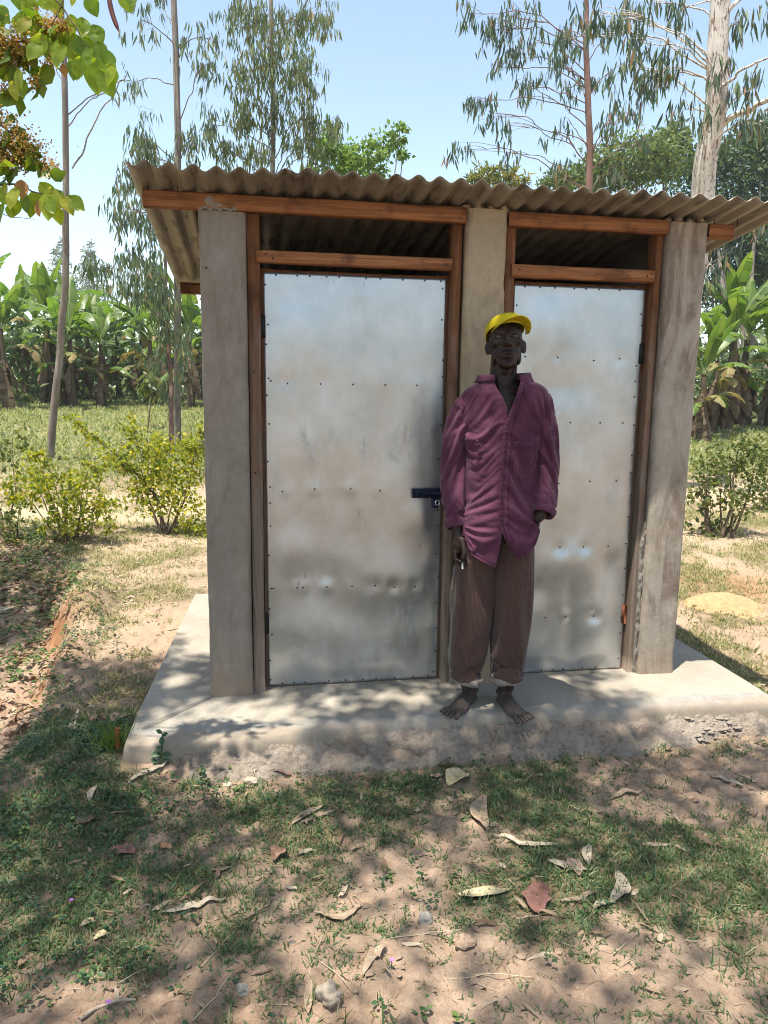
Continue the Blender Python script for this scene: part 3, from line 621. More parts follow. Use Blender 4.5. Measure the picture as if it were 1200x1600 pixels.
# ------------------------------------------------------------------ the man
MAN = empty('person', (1.265, -.245, -.004), -0.3)
tag(MAN, 'man in a yellow cap and faded maroon shirt standing barefoot before the doors', 'person')
def remesh(mb, name, mat, parent, vox, it=2, post=None):
    o = mb.build(name, None, None); md = o.modifiers.new('r', 'REMESH'); md.mode = 'VOXEL'; md.voxel_size = vox; md.use_smooth_shade = True
    if it: sm = o.modifiers.new('s', 'SMOOTH'); sm.iterations = it; sm.factor = .5
    dg = bpy.context.evaluated_depsgraph_get(); m = bpy.data.meshes.new_from_object(o.evaluated_get(dg)); m.name = name
    bpy.data.objects.remove(o)
    if post is not None:
        V = np.zeros(len(m.vertices)*3, np.float32); m.vertices.foreach_get('co', V); V = V.reshape(-1, 3).astype(float)
        E_ = np.zeros(len(m.edges)*2, np.int32); m.edges.foreach_get('vertices', E_); E_ = E_.reshape(-1, 2); hd = V[:, 2] > 1.515; dg_ = np.bincount(E_.reshape(-1), minlength=len(V))[:, None]
        for _ in range(7):
            A_ = np.zeros_like(V); np.add.at(A_, E_[:, 0], V[E_[:, 1]]); np.add.at(A_, E_[:, 1], V[E_[:, 0]]); V[hd] = .5*V[hd]+.5*(A_/np.maximum(dg_, 1))[hd]
        V = post(V); m.vertices.foreach_set('co', V.astype(np.float32).reshape(-1)); m.update()
    m.materials.clear(); return link(name, m, mat, parent, True)
def rx(a): c, s = math.cos(a), math.sin(a); return np.array([[1, 0, 0], [0, c, -s], [0, s, c]])
def ry(a): c, s = math.cos(a), math.sin(a); return np.array([[c, 0, s], [0, 1, 0], [-s, 0, c]])
def rz(a): c, s = math.cos(a), math.sin(a); return np.array([[c, -s, 0], [s, c, 0], [0, 0, 1]])
HR = rz(.04) @ ry(-.05) @ rx(-.17)      # head: turned, tilted and a little thrown back
HC = np.array([.022, -.012, 1.624])
def hp(p): return HR @ np.array(p, float) + HC
k = NT('dark_skin'); c = k.co(); n1 = k.noise(28, c, 5, .6); z = k.n('SeparateXYZ', {0: c}).outputs[2]
col = k.ramp(n1, [(.3, (.017, .0088, .006)), (.7, (.033, .0175, .0118))])
dust = k.ramp(k.math('ADD', k.math('SUBTRACT', .11, z), k.math('MULTIPLY', k.math('SUBTRACT', n1, .5), .12)), [(.0, 0.0), (.09, 1.0)])
col = k.mix(k.math('MULTIPLY', dust, .8), col, (.10, .077, .066))
M_SKIN = k.done(k.pr(col, k.math('ADD', .47, k.math('MULTIPLY', dust, .4)), 0, k.bump(k.noise(160, c, 4), .5, .0015), .25))

b = MB()
# head
def he(c, r, rot=None): b.ell(hp(c), r, HR if rot is None else HR @ rot, 18, 26)
he((0, .018, .040), (.072, .092, .072)); he((0, -.03, .015), (.064, .062, .075)); he((0, -.036, -.035), (.054, .05, .06))
he((0, -.045, -.078), (.042, .042, .03)); he((0, -.080, -.096), (.021, .016, .016))
for s in (-1, 1):
    he((s*.045, -.060, -.002), (.020, .019, .017)); he((s*.028, -.077, .044), (.028, .013, .010)); he((s*.052, .0, -.045), (.012, .03, .04))
    he((s*.013, -.097, -.018), (.0105, .011, .009)); he((s*.030, -.066, -.04), (.018, .016, .022))
    he((s*.068, .016, -.004), (.009, .014, .022))
    ear = np.array([.074*s, .018, -.002]); er = rz(s*-.85)
    b.ell(hp(ear+np.array([s*.003, .0, 0])), (.007, .017, .028), HR @ er, 12, 18)
    b.ell(hp(ear+np.array([s*.002, -.004, -.020])), (.008, .012, .014), HR @ er, 9, 12)
b.cap([hp((0, -.086, .034)), hp((0, -.100, .008)), hp((0, -.110, -.012))], [.009, .0105, .0125])
he((0, -.088, -.050), (.027, .014, .008)); he((0, -.087, -.066), (.023, .014, .009)); he((0, -.078, -.058), (.034, .016, .02))
# neck and torso
def ring(cx, cy, z, a, bb, n=28, e=2.0):
    t = np.linspace(0, 2*PI, n, endpoint=False); s, c = np.sin(t), np.cos(t)
    return np.stack([cx+a*np.sign(s)*np.abs(s)**(2/e), cy-bb*np.sign(c)*np.abs(c)**(2/e), np.full(n, z)], -1)
b.loft([ring(.02, .012, 1.60, .058, .058), ring(.018, .012, 1.55, .057, .057), ring(.015, .014, 1.50, .058, .058), ring(.015, .012, 1.46, .064, .058), ring(.018, .006, 1.43, .09, .066), ring(.02, .004, 1.39, .14, .08),
        ring(.02, .0, 1.30, .155, .092), ring(.02, .0, 1.15, .145, .092), ring(.02, .0, 1.0, .13, .085), ring(.01, .0, .88, .145, .092), ring(.01, .0, .78, .15, .09)])
for s in (-1, 1):
    b.cap([hp((s*.05, .0, -.06)), np.array([.02+s*.014, -.058, 1.43])], [.006, .004])
    b.cap([np.array([.02+s*.02, -.074, 1.425]), np.array([.02+s*.085, -.05, 1.425])], [.004, .004])
b.ell((.02, -.045, 1.515), (.009, .012, .014))
# arms
b.cap([(-.140, 0, 1.34), (-.182, .005, 1.22), (-.197, .015, 1.06), (-.182, -.02, .93), (-.160, -.058, .815), (-.153, -.068, .785)], [.04, .036, .034, .032, .024, .024], 14)
b.cap([(.165, 0, 1.37), (.205, .008, 1.24), (.226, .02, 1.06), (.217, -.03, .97), (.200, -.066, .912), (.185, -.075, .895)], [.04, .036, .034, .032, .026, .022], 14)
# hanging hand: palm, four unequal fingers curled round a small stub, thumb from the side
b.ell((-.152, -.074, .757), (.030, .019, .040), rz(.25), 14, 18); b.ell((-.158, -.078, .735), (.026, .016, .018), rz(.25), 10, 14)
fing = [[(-.166, -.088, .735), (-.163, -.104, .706), (-.140, -.112, .696), (-.126, -.102, .708)],
        [(-.165, -.076, .728), (-.160, -.092, .696), (-.139, -.100, .681), (-.121, -.096, .688)],
        [(-.160, -.064, .726), (-.152, -.078, .694), (-.133, -.086, .680), (-.116, -.082, .689)],
        [(-.153, -.054, .730), (-.144, -.064, .704), (-.127, -.072, .692), (-.113, -.070, .699)]]
for f, r in zip(fing, (.0092, .0098, .0092, .0080)): b.cap(f, [r*1.12, r*1.05, r*.95, r*.85], 10)
b.cap([(-.136, -.082, .788), (-.128, -.099, .758), (-.125, -.111, .732), (-.130, -.115, .714)], [.014, .012, .0105, .009], 10)
# legs
b.cap([(-.065, 0, .80), (-.085, -.005, .46), (-.090, .012, .30), (-.088, .018, .09)], [.082, .056, .050, .036], 16)
b.cap([(.085, 0, .80), (.095, -.005, .46), (.092, .012, .30), (.084, .018, .09)], [.082, .056, .050, .036], 16)
# bare feet
def foot(ax, ay, ang, s):
    Rz = rz(ang); o = np.array([ax, ay, 0.0])
    def q(p): return Rz @ np.array([p[0]*s, p[1], p[2]]) + o
    secs = [(.058, .0, .012, .028, .03), (.045, 0, .028, .030, .044), (.02, 0, .033, .036, .066), (-.01, 0, .034, .038, .078), (-.045, -.002, .034, .033, .062), (-.085, -.004, .040, .025, .046), (-.115, -.004, .045, .019, .034), (-.140, -.004, .046, .013, .022), (-.148, -.004, .042, .009, .014)]
    rings = []
    for y, cx, hw, _, top in secs:
        t = np.linspace(0, 2*PI, 24, endpoint=False); zz = np.where(np.sin(t) > 0, np.sin(t)*(top-.014)+.014, .014+np.sin(t)*.013)
        rings.append(np.array([q((cx+hw*np.cos(a)*(.82 if np.sin(a) > .5 else 1), y, z_)) for a, z_ in zip(t, zz)]))
    b.loft(rings)
    b.cap([q((0, .012, .05)), q((0, .012, .12))], [.034, .035], 14); b.ell(q((.034, .012, .072)), (.011, .012, .012)); b.ell(q((-.034, .016, .064)), (.011, .012, .012))
    toes = [(-.032, -.140, .0125, -.040, -.200), (-.0085, -.144, .0088, -.0105, -.200), (.0115, -.142, .0082, .0135, -.192), (.0285, -.137, .0078, .0340, -.181), (.0430, -.128, .0076, .0520, -.167)]
    for x0, y0, r, x1, y1 in toes: b.cap([q((x0, y0, r+.004)), q(((x0+x1)/2, (y0+y1)/2, r+.006)), q((x1, y1, r+.001))], [r*.95, r*.9, r], 10)
foot(-.090, .012, -.42, -1); foot(.084, .012, .42, 1)
def facework(V):
    L = (V-HC) @ HR            # head-local
    def push(c, r, d):
        nonlocal V
        g = np.exp(-(((L-np.array(c))/np.array(r))**2).sum(1)); V = V+g[:, None]*(HR @ np.array(d))
    for s in (-1, 1):
        push((s*.031, -.086, .0205), (.0155, .03, .0062), (0, .0125, 0)); push((s*.031, -.086, .030), (.018, .03, .006), (0, -.003, 0)); push((s*.046, -.07, -.030), (.016, .03, .02), (0, .006, 0))
        push((s*.034, -.09, -.034), (.006, .02, .016), (0, .004, 0)); push((s*.011, -.108, -.024), (.005, .01, .004), (0, .004, 0))
        push((s*.062, -.03, .03), (.02, .04, .03), (-s*.004, 0, 0)); push((s*.084, .006, .0), (.012, .008, .016), (-s*.004, .003, 0))
        push((s*.03, -.09, .006), (.018, .02, .004), (0, .003, 0))
    push((0, -.1, -.0575), (.026, .03, .0028), (0, .006, 0)); push((0, -.09, -.080), (.026, .03, .007), (0, .004, 0)); push((0, -.085, .058), (.006, .02, .012), (0, .002, 0))
    return V
BV = [v_.copy() for v_ in b.v], [f_.copy() for f_ in b.f], b.n
body = remesh(b, 'body', M_SKIN, MAN, .0036, 2, facework)
b2 = MB(); b2.v, b2.f, b2.n = BV; coarse = remesh(b2, 'coarse', None, None, .012, 1); coarse_mesh = coarse.data; bpy.data.objects.remove(coarse)
M_EYE = m_simple('eye_white', (.09, .062, .048), .35); M_IRIS = m_simple('dark_iris', (.012, .008, .006), .15, spec=.6)
for s in (-1, 1):
    e = MB(); e.ell(hp((s*.031, -.0725, .0205)), (.0125, .0110, .0090)); eo = e.build('eye', M_EYE, MAN, True)
    e = MB(); e.ell(hp((s*.031+.001, -.0808, .0205)), (.0055, .0032, .0052)); e.build('iris', M_IRIS, eo, True)
for s in (-1, 1):
    e = MB(); e.cap([hp((s*.014, -.092, .046)), hp((s*.030, -.094, .052)), hp((s*.047, -.078, .046))], [.002, .0028, .0018], 8)
    e.build('eyebrow', m_simple('eyebrow_hair', (.02, .016, .014), .8) if s < 0 else bpy.data.materials['eyebrow_hair'], MAN, True)
# ---- cloth materials
def m_cloth(name, lo, hi, wsc=900, bst=.25, worn=None, ribs=False):
    k = NT(name); c = k.co(); n1 = k.noise(6, c, 6, .6); n2 = k.noise(1, k.co((16, 16, 11)), 5, .6, 1.0)
    col = k.ramp(n1, [(.3, lo), (.7, hi)])
    col = k.mix(k.math('MULTIPLY', k.ramp(n2, [(.5, 0.0), (.72, 1.0)]), .35), col, worn or tuple(min(1, x*1.6+.02) for x in hi))
    rd = k.math('ABSOLUTE', k.math('SUBTRACT', k.noise(1, k.co((13, 13, 7), rot=(0, .5, .3)), 4, .5, 1.6), .5)); rd2 = k.math('ABSOLUTE', k.math('SUBTRACT', k.noise(1, k.co((20, 20, 26), rot=(.2, -.6, 0)), 4, .55, 1.2), .5))
    h = k.math('ADD', k.math('ADD', k.math('MULTIPLY', k.math('MINIMUM', rd, .08), 1.2), k.math('MULTIPLY', k.math('MINIMUM', rd2, .06), .9)), k.math('ADD', k.math('MULTIPLY', n2, .3), k.math('MULTIPLY', k.noise(500, c, 2), .12)))
    if ribs:
        x = k.attr('wale'); r = k.math('SINE', k.math('MULTIPLY', x, 2*PI/.0052)); rr = k.math('ADD', k.math('MULTIPLY', r, .5), .5)
        col = k.mix(k.math('MULTIPLY', rr, .45), col, tuple(min(1, x_*1.9) for x_ in hi)); h = k.math('ADD', h, k.math('MULTIPLY', r, .25))
    return k.done(k.pr(col, .88, 0, k.bump(h, bst*1.8, .010), .15, **{'Sheen Weight': .15}))
M_SHIRT = m_cloth('maroon_cotton', (.058, .0145, .033), (.102, .030, .059))
M_SEAM = m_simple('shirt_seam', (.035, .008, .017), .9)
M_TRS = m_cloth('brown_corduroy', (.050, .027, .020), (.083, .047, .037), ribs=True, worn=(.09, .053, .042))
M_CUFF = m_simple('pale_lining', (.21, .175, .145), .9, 0, 30, .3)
k = NT('yellow_cap_cloth'); c = k.co(); n1 = k.noise(22, c, 5, .65); n2 = k.noise(700, c, 2)
M_CAP = k.done(k.pr(k.mix(k.math('MULTIPLY', k.ramp(n1, [(.5, 0.0), (.7, 1.0)]), .5), (.55, .44, .02), (.36, .27, .03)), .9, 0, k.bump(k.math('ADD', n1, k.math('MULTIPLY', n2, .25)), .35, .004), .1))
M_BTN = m_simple('button_brown', (.045, .016, .02), .4)

# ---- corduroy trousers: two legs and a seat
NLZ, NLA = 84, 56
def leg(sec, seed, sg):
    sec = np.array(sec, float); z = np.linspace(sec[0, 0], sec[-1, 0], NLZ); cx = np.interp(z, sec[::-1, 0], sec[::-1, 1]); cy = np.interp(z, sec[::-1, 0], sec[::-1, 2]); a = np.interp(z, sec[::-1, 0], sec[::-1, 3]); bb = np.interp(z, sec[::-1, 0], sec[::-1, 4])
    ker = np.ones(7)/7; sm = lambda v: np.convolve(np.pad(v, 3, mode='edge'), ker, 'valid'); cx, cy, a, bb = sm(cx), sm(cy), sm(a), sm(bb)
    an = np.linspace(0, 2*PI, NLA, endpoint=False); Zg, A = np.meshgrid(z, an, indexing='ij')
    f = .020*(fbm(np.cos(A)*1.3+seed, Zg*5+np.sin(A)*1.3, 3, seed)-.5)
    e = 2.25; s, c = np.sin(A), np.cos(A)
    x = cx[:, None]+(a[:, None]+f)*np.sign(s)*np.abs(s)**(2/e); y = cy[:, None]-(bb[:, None]+f)*np.sign(c)*np.abs(c)**(2/e)
    zz = Zg+np.where(Zg < .2, .014*sg*np.sin(A)*-1*(1-(Zg-.1)/.1), 0)
    return np.stack([x, y, zz], -1), (A-PI)*np.mean(a)
LEGS = [leg([(.90, -.055, .0, .085, .085), (.74, -.072, .0, .090, .098), (.65, -.078, .0, .092, .100), (.44, -.088, -.002, .083, .088), (.30, -.098, .004, .072, .082), (.115, -.104, .008, .066, .078)], 81, 1),
        leg([(.90, .085, .0, .085, .085), (.74, .100, .0, .088, .098), (.65, .103, .0, .083, .100), (.44, .097, -.002, .081, .088), (.30, .092, .004, .073, .082), (.128, .090, .008, .069, .078)], 91, -1)]
# ---- shirt
RZ = np.array([.60, .80, .95, 1.10, 1.19, 1.30, 1.36, 1.40, 1.43, 1.452, 1.470, 1.485, 1.51])
RA = np.array([.180, .180, .168, .162, .170, .186, .198, .200, .186, .158, .118, .076, .062])
RB = np.array([.143, .143, .126, .116, .116, .116, .112, .106, .098, .090, .082, .070, .062])
RC = np.array([.028, .030, .031, .028, .024, .020, .018, .018, .018, .018, .018, .018, .020])
NE = 2.35
def tilt(x, z): return .075*(x-.01)*sst(1.05, 1.38, z)
def shirt_pt(phi, z, off=0.0):
    a = np.interp(z, RZ, RA)+off; bb = np.interp(z, RZ, RB)+off; cx = np.interp(z, RZ, RC)
    s, c = np.sin(phi), np.cos(phi)
    x = cx+a*np.sign(s)*np.abs(s)**(2/NE); y = .004-bb*np.sign(c)*np.abs(c)**(2/NE)
    return np.stack([x, y, z+tilt(x, z)], -1)
def phi_of(x, z):
    a = np.interp(z, RZ, RA); cx = np.interp(z, RZ, RC); t = np.clip((x-cx)/a, -.98, .98); return np.arcsin(np.sign(t)*np.abs(t)**(NE/2))
SIMF = 22
NP_, NZ_ = 132, 96
vs = np.linspace(0, 1, NZ_); G = np.zeros((NP_, NZ_, 3)); ZT = 1.486
lefx = lambda z: np.interp(z, [.60, .80, 1.29, 1.36, 1.41, 1.45, 1.49], [.036, .036, .040, .036, .014, -.014, -.030])
rigx = lambda z: np.interp(z, [.60, .745, .80, .87, 1.0, 1.28, 1.33, 1.40, 1.45, 1.49], [.125, .092, .052, .020, .016, .024, .040, .066, .080, .084])
for i in range(NP_):
    u = i/(NP_-1); um = u*2*PI
    hem = np.interp(um, [0, .5, 1.1, 1.7, 3.14, 4.4, 5.2, 5.9, 6.28], [.727, .762, .822, .822, .765, .748, .735, .706, .690])
    z = hem+(ZT-hem)*vs
    pR = phi_of(rigx(z), z); pL = 2*PI+phi_of(lefx(z), z)
    phi = pR+(pL-pR)*u
    off = .006*np.exp(-u*26)-.004*np.exp(-(1-u)*30)+.018*(fbm(phi*1.6+7, z*4.2, 3, 71)-.5)*(1-sst(1.38, 1.45, z))
    off = off+.012*np.exp(-u*12)*(1-sst(.70, .84, z))
    G[i] = shirt_pt(phi, z, off)
NS, NA = 70, 40
def sleeve(path, rad, seed):
    path = np.array(path, float); t0 = np.linspace(0, 1, len(path)); t = np.linspace(0, 1, NS)
    pp = np.stack([np.interp(t, t0, path[:, k_]) for k_ in range(3)], -1); ker = np.ones(11)/11
    pp = np.stack([np.convolve(np.pad(pp[:, k_], 5, mode='edge'), ker, 'valid') for k_ in range(3)], -1)
    rr = np.interp(t, t0, rad); tg = np.gradient(pp, axis=0); tg = norm(tg); an = np.linspace(0, 2*PI, NA, endpoint=False)
    e1 = norm(np.cross(tg, np.array([0, 1.0, 0]))); e2 = np.cross(tg, e1)
    T, A = np.meshgrid(t, an, indexing='ij')
    r = rr[:, None]+.003*(fbm(np.cos(A)*2+seed, T*9+np.sin(A)*2, 3, seed)-.5)
    return pp[:, None]+r[..., None]*(np.cos(A)[..., None]*e1[:, None]+np.sin(A)[..., None]*e2[:, None])
sl_ = sleeve([(-.125, .0, 1.378), (-.155, 0, 1.345), (-.183, .004, 1.24), (-.198, .016, 1.10), (-.196, .010, 1.0), (-.182, -.018, .92), (-.163, -.054, .825)], [.050, .060, .066, .062, .059, .053, .039], 5)
sr_ = sleeve([(.155, .0, 1.405), (.186, 0, 1.372), (.212, .006, 1.25), (.228, .022, 1.10), (.232, .006, 1.02), (.226, -.036, .965), (.205, -.075, .905)], [.050, .060, .066, .062, .060, .055, .043], 15)
def drape(frames=SIMF):
    """let the cloth settle on the body so that its folds are those of real cloth"""
    nt_ = NP_*NZ_; ns_ = NS*NA
    mb = MB(); mb.grid(G); mb.grid(sl_, cv=True); mb.grid(sr_, cv=True); o = mb.build('drape', None)
    vg = o.vertex_groups.new(name='pin'); W_ = np.zeros(nt_+2*ns_)
    wt = sst(1.40, 1.46, G[..., 2]); wt[:, :][G[..., 2] < 1.40] = 0
    zf = G[0, :, 2]
    for col_ in (0, 1, NP_-2, NP_-1): wt[col_] = np.maximum(wt[col_], .55*(zf > .84))
    # the tail caught up over the pocketed hand
    g2 = (np.abs(G[..., 0]-.195) < .03) & (np.abs(G[..., 2]-.885) < .02) & (G[..., 1] < .02); wt[g2] = np.maximum(wt[g2], .6)
    W_[:nt_] = wt.reshape(-1)
    for k_, b_ in enumerate((nt_, nt_+ns_)):
        ws = np.zeros((NS, NA)); ws[:9] = np.linspace(1, .2, 9)[:, None]; ws[:4] = 1; ws[-5:] = 1; ws[-6] = .6; W_[b_:b_+ns_] = ws.reshape(-1)
    for v_ in np.unique(np.round(W_, 2)):
        if v_ > 0: vg.add([int(q_) for q_ in np.nonzero(np.abs(np.round(W_, 2)-v_) < 1e-6)[0]], float(v_), 'REPLACE')
    tm = MB()
    for g_, _w in LEGS: tm.grid(g_, cv=True)
    t = tm.build('drape_legs', None); tg_ = t.vertex_groups.new(name='pin'); nl_ = NLZ*NLA
    wl_ = np.zeros((2, NLZ, NLA)); wl_[:, LEGS[0][0][:, 0, 2] > .70] = 1; wl_[:, -3:] = .9; wl_ = wl_.reshape(-1)
    for v_ in (.9, 1.0): tg_.add([int(q_) for q_ in np.nonzero(np.abs(wl_-v_) < 1e-6)[0]], v_, 'REPLACE')
    cols = []
    for src in (coarse_mesh, t.data.copy()):
        c_ = bpy.data.objects.new('collider', src); COL.objects.link(c_); c_.modifiers.new('c', 'COLLISION'); c_.collision.thickness_outer = .003; c_.collision.cloth_friction = 8; cols.append(c_)
    nocol = bpy.data.collections.new('skin_only'); nocol.objects.link(cols[0])
    for ob, shr, bend in ((o, -.065, .5), (t, -.048, .8)):
        md = ob.modifiers.new('cloth', 'CLOTH'); cs_ = md.settings; cs_.quality = 5; cs_.mass = .25; cs_.air_damping = 2.0
        cs_.tension_stiffness = cs_.compression_stiffness = 20; cs_.shear_stiffness = 8; cs_.bending_stiffness = bend; cs_.vertex_group_mass = 'pin'; cs_.pin_stiffness = 3
        cs_.shrink_min = cs_.shrink_max = shr
        md.collision_settings.collision_quality = 2; md.collision_settings.distance_min = .003; md.collision_settings.use_self_collision = False
        if ob is t: md.collision_settings.collection = nocol
        md.point_cache.frame_start = 1; md.point_cache.frame_end = frames+1
    for f_ in range(1, frames+1): S.frame_set(f_)
    dg = bpy.context.evaluated_depsgraph_get(); out = []
    for ob in (o, t):
        ev = ob.evaluated_get(dg); V = np.zeros(len(ob.data.vertices)*3, np.float32); ev.data.vertices.foreach_get('co', V); out.append(V.reshape(-1, 3).astype(float))
    for c_ in cols+[o, t]: bpy.data.objects.remove(c_)
    bpy.data.collections.remove(nocol); S.frame_set(1); V, L_ = out
    return V[:nt_].reshape(NP_, NZ_, 3), V[nt_:nt_+ns_].reshape(NS, NA, 3), V[nt_+ns_:].reshape(NS, NA, 3), L_.reshape(2, NLZ, NLA, 3)
import time; t0_ = time.time()
G, sl_, sr_, LG = drape(); print('drape', time.time()-t0_)
mb = MB(); wv_ = []
for g_, (g0_, w0_) in zip(LG, LEGS):
    mb.grid(g_, cv=True); wv_.append(w0_.reshape(-1)); inn = g_[-1]*.9+g_[-1].mean(0)*.1; mb.grid(np.stack([g_[-1], inn, inn+np.array([0, 0, .08])]), cv=True); wv_.append(np.zeros(3*NLA))
tr_ = mb.build('trousers', M_TRS, MAN, True); fattr(tr_.data, 'wale', np.concatenate(wv_)); s_ = tr_.modifiers.new('smooth', 'SUBSURF'); s_.levels = 1; s_.render_levels = 1
for (cx, zt, sg), lg_ in zip(((-.104, .105, 1), (.090, .112, -1)), LG):
    rg_ = lg_[-1]; cen_ = rg_.mean(0); nn_ = norm((rg_-cen_)*np.array([1, 1, 0])); inner = np.clip((rg_[:, 0]-cen_[0])*sg/.067, -1, 1)
    hgt_ = .008+.030*np.clip(inner+.35, 0, 1.35)/1.35+.006*(fbm(inner*3+cx*9, nn_[:, 1]*2, 3, 4)-.5)*2; rows = []
    for f_, o_ in ((1.0, .0005), (.93, .0035), (.6, .0045), (.25, .004), (0.0, .003), (-.12, .0)):
        k_ = np.clip(NLZ-1-np.maximum(f_, 0)*hgt_/.0096, 0, NLZ-1).astype(int); bs_ = lg_[k_, np.arange(NLA)]
        wob = .004*(fbm(inner*4+f_*2, nn_[:, 1]*4+cx*9, 3, 6)-.5)*2
        rows.append(np.column_stack([bs_[:, :2]+nn_[:, :2]*(o_+.003+wob)[:, None], rg_[:, 2]+hgt_*f_]))
    mb = MB(); mb.grid(np.array(rows), cv=True); cf = mb.build('cuff', M_CUFF, tr_, True); s_ = cf.modifiers.new('thickness', 'SOLIDIFY'); s_.thickness = .002; s_ = cf.modifiers.new('smooth', 'SUBSURF'); s_.levels = 1; s_.render_levels = 1
    mb = MB(); q0 = np.array([cx+sg*.062, -.040, zt+.020]); mb.tube([q0, q0+np.array([sg*.018, -.012, .012]), q0+np.array([sg*.026, -.014, .030])], [.010, .007, .001], 8); mb.build('cuff_end', M_CUFF, tr_, True)

mb = MB(); mb.grid(G)
mb.grid(np.stack([G[0]+np.array([-.001, -.001, 0]), G[0]+np.array([0, -.0035, 0]), G[2]+np.array([0, -.0035, 0]), G[3]+np.array([0, -.0030, 0]), G[3]+np.array([.002, -.0005, 0])])[:, :int(NZ_*.97)])
for g_ in (sl_, sr_):
    mb.grid(g_, cv=True)
    cuf = np.stack([g_[-6]+(g_[-6]-g_[-6].mean(0))*.02, g_[-6]+(g_[-6]-g_[-6].mean(0))*.07, g_[-1]+(g_[-1]-g_[-1].mean(0))*.07, g_[-1]+(g_[-1]-g_[-1].mean(0))*.0])
    mb.grid(cuf, cv=True); inn = g_[-1]*.9+g_[-1].mean(0)*.1; mb.grid(np.stack([g_[-1], inn, inn+(g_[-8].mean(0)-g_[-1].mean(0))*.6]), cv=True)
shirt = mb.build('shirt', M_SHIRT, MAN, True); s_ = shirt.modifiers.new('thickness', 'SOLIDIFY'); s_.thickness = .002; s_.offset = -1
sm_ = MB()
for pth_ in (G[3, 2:92]+np.array([0, -.0045, 0]), G[1, 2:92]+np.array([0, -.0048, 0]), sl_[64, list(range(NA))+[0]], sr_[64, list(range(NA))+[0]], G[:, 2]+norm(G[:, 2]-G[:, 2].mean(0))*.003):
    sm_.tube(pth_, .0009, 4, False)
sq_ = sm_.build('stitching', M_SEAM, shirt); sq_['kind'] = 'stuff'
s_ = shirt.modifiers.new('smooth', 'SUBSURF'); s_.levels = 1; s_.render_levels = 1
GP = G.reshape(-1, 3)
# collar: stand and turned-down leaf, one point lying flat, the other standing
npt = 80; C = np.zeros((npt, 7, 3))
for i in range(npt):
    u = i/(npt-1); z0 = 1.470
    pR = phi_of(rigx(1.472), 1.472); pL = 2*PI+phi_of(lefx(1.472), 1.472); phi = pR+(pL-pR)*u
    p0 = shirt_pt(phi, 1.474, 0.0); out = np.array([math.sin(phi), -math.cos(phi), 0])
    tipR = math.exp(-u*9); tipL = math.exp(-(1-u)*9); h = .030-.012*tipR-.004*tipL; fall = .030+.030*tipR-.010*tipL
    C[i, 0] = p0; C[i, 1] = p0+np.array([0, 0, h*.6])-out*.002; C[i, 2] = p0+np.array([0, 0, h])+out*.001
    C[i, 3] = p0+np.array([0, 0, h+.001])+out*.006; C[i, 4] = p0+np.array([0, 0, h-fall*.35])+out*(.009+.004*tipR-.004*tipL)
    C[i, 5] = p0+np.array([0, 0, h-fall*.7])+out*(.014+.006*tipR-.009*tipL); C[i, 6] = p0+np.array([.010*tipR, 0, h-fall])+out*(.018+.010*tipR-.013*tipL)
mb = MB(); mb.grid(C); co_ = mb.build('collar', M_SHIRT, shirt, True); s_ = co_.modifiers.new('thickness', 'SOLIDIFY'); s_.thickness = .002
FR = GP[GP[:, 1] < .02]
def on_shirt(x, z, off):
    """point on the draped front, pushed out by off"""
    x = np.asarray(x, float); z = np.asarray(z, float); sh = np.broadcast(x, z).shape; q = np.stack(np.broadcast_arrays(x, z), -1).reshape(-1, 2)
    d2 = ((q[:, None]-FR[None][..., [0, 2]])**2).sum(-1); k_ = np.argsort(d2, 1)[:, :6]; w_ = 1/(np.take_along_axis(d2, k_, 1)+1e-6); w_ /= w_.sum(1)[:, None]
    y = (FR[k_][..., 1]*w_).sum(1)-off; return np.stack([q[:, 0], y, q[:, 1]], -1).reshape(*sh, 3)
px_ = np.linspace(.068, .150, 20); pz_ = np.linspace(1.070, 1.222, 28); Xp, Zp = np.meshgrid(px_, pz_, indexing='ij')
Zp = Zp-.012*np.clip(1-np.abs(Xp-.109)/.045, 0, 1)*(1-(Zp-1.07)/.152)
mb = MB(); mb.grid(on_shirt(Xp, Zp, .0045)); po = mb.build('pocket', M_SHIRT, shirt, True); s_ = po.modifiers.new('thickness', 'SOLIDIFY'); s_.thickness = .004; s_.offset = -1
mb = MB(); mb.grid(on_shirt(np.repeat(px_[:, None], 5, 1), np.repeat(np.linspace(1.196, 1.220, 5)[None], 20, 0), .0065)); po2 = mb.build('pocket_hem', M_SHIRT, shirt, True); s_ = po2.modifiers.new('thickness', 'SOLIDIFY'); s_.thickness = .003; s_.offset = -1
for z_ in (1.265, 1.185, 1.085, .985, .895, .800):
    x_ = float(np.interp(z_, G[0, :, 2], G[0, :, 0]))+.013; p = on_shirt(x_, z_, .009); mb = MB(); mb.ell(p, (.0055, .002, .0055), nu=8, nv=12); mb.build('button', M_BTN, shirt, True)
# torn pocket button on the other breast
p = on_shirt(-.085, 1.222, .008); mb = MB(); mb.ell(p, (.006, .004, .006), nu=8, nv=12)
for q in range(5): mb.tube([p+np.array([.004, 0, -.004]), p+np.array([-.012+.009*q, -.003, -.016-.004*(q % 2)])], [.0028, .0012], 5)
mb.build('torn_tab', M_SHIRT, shirt, True)

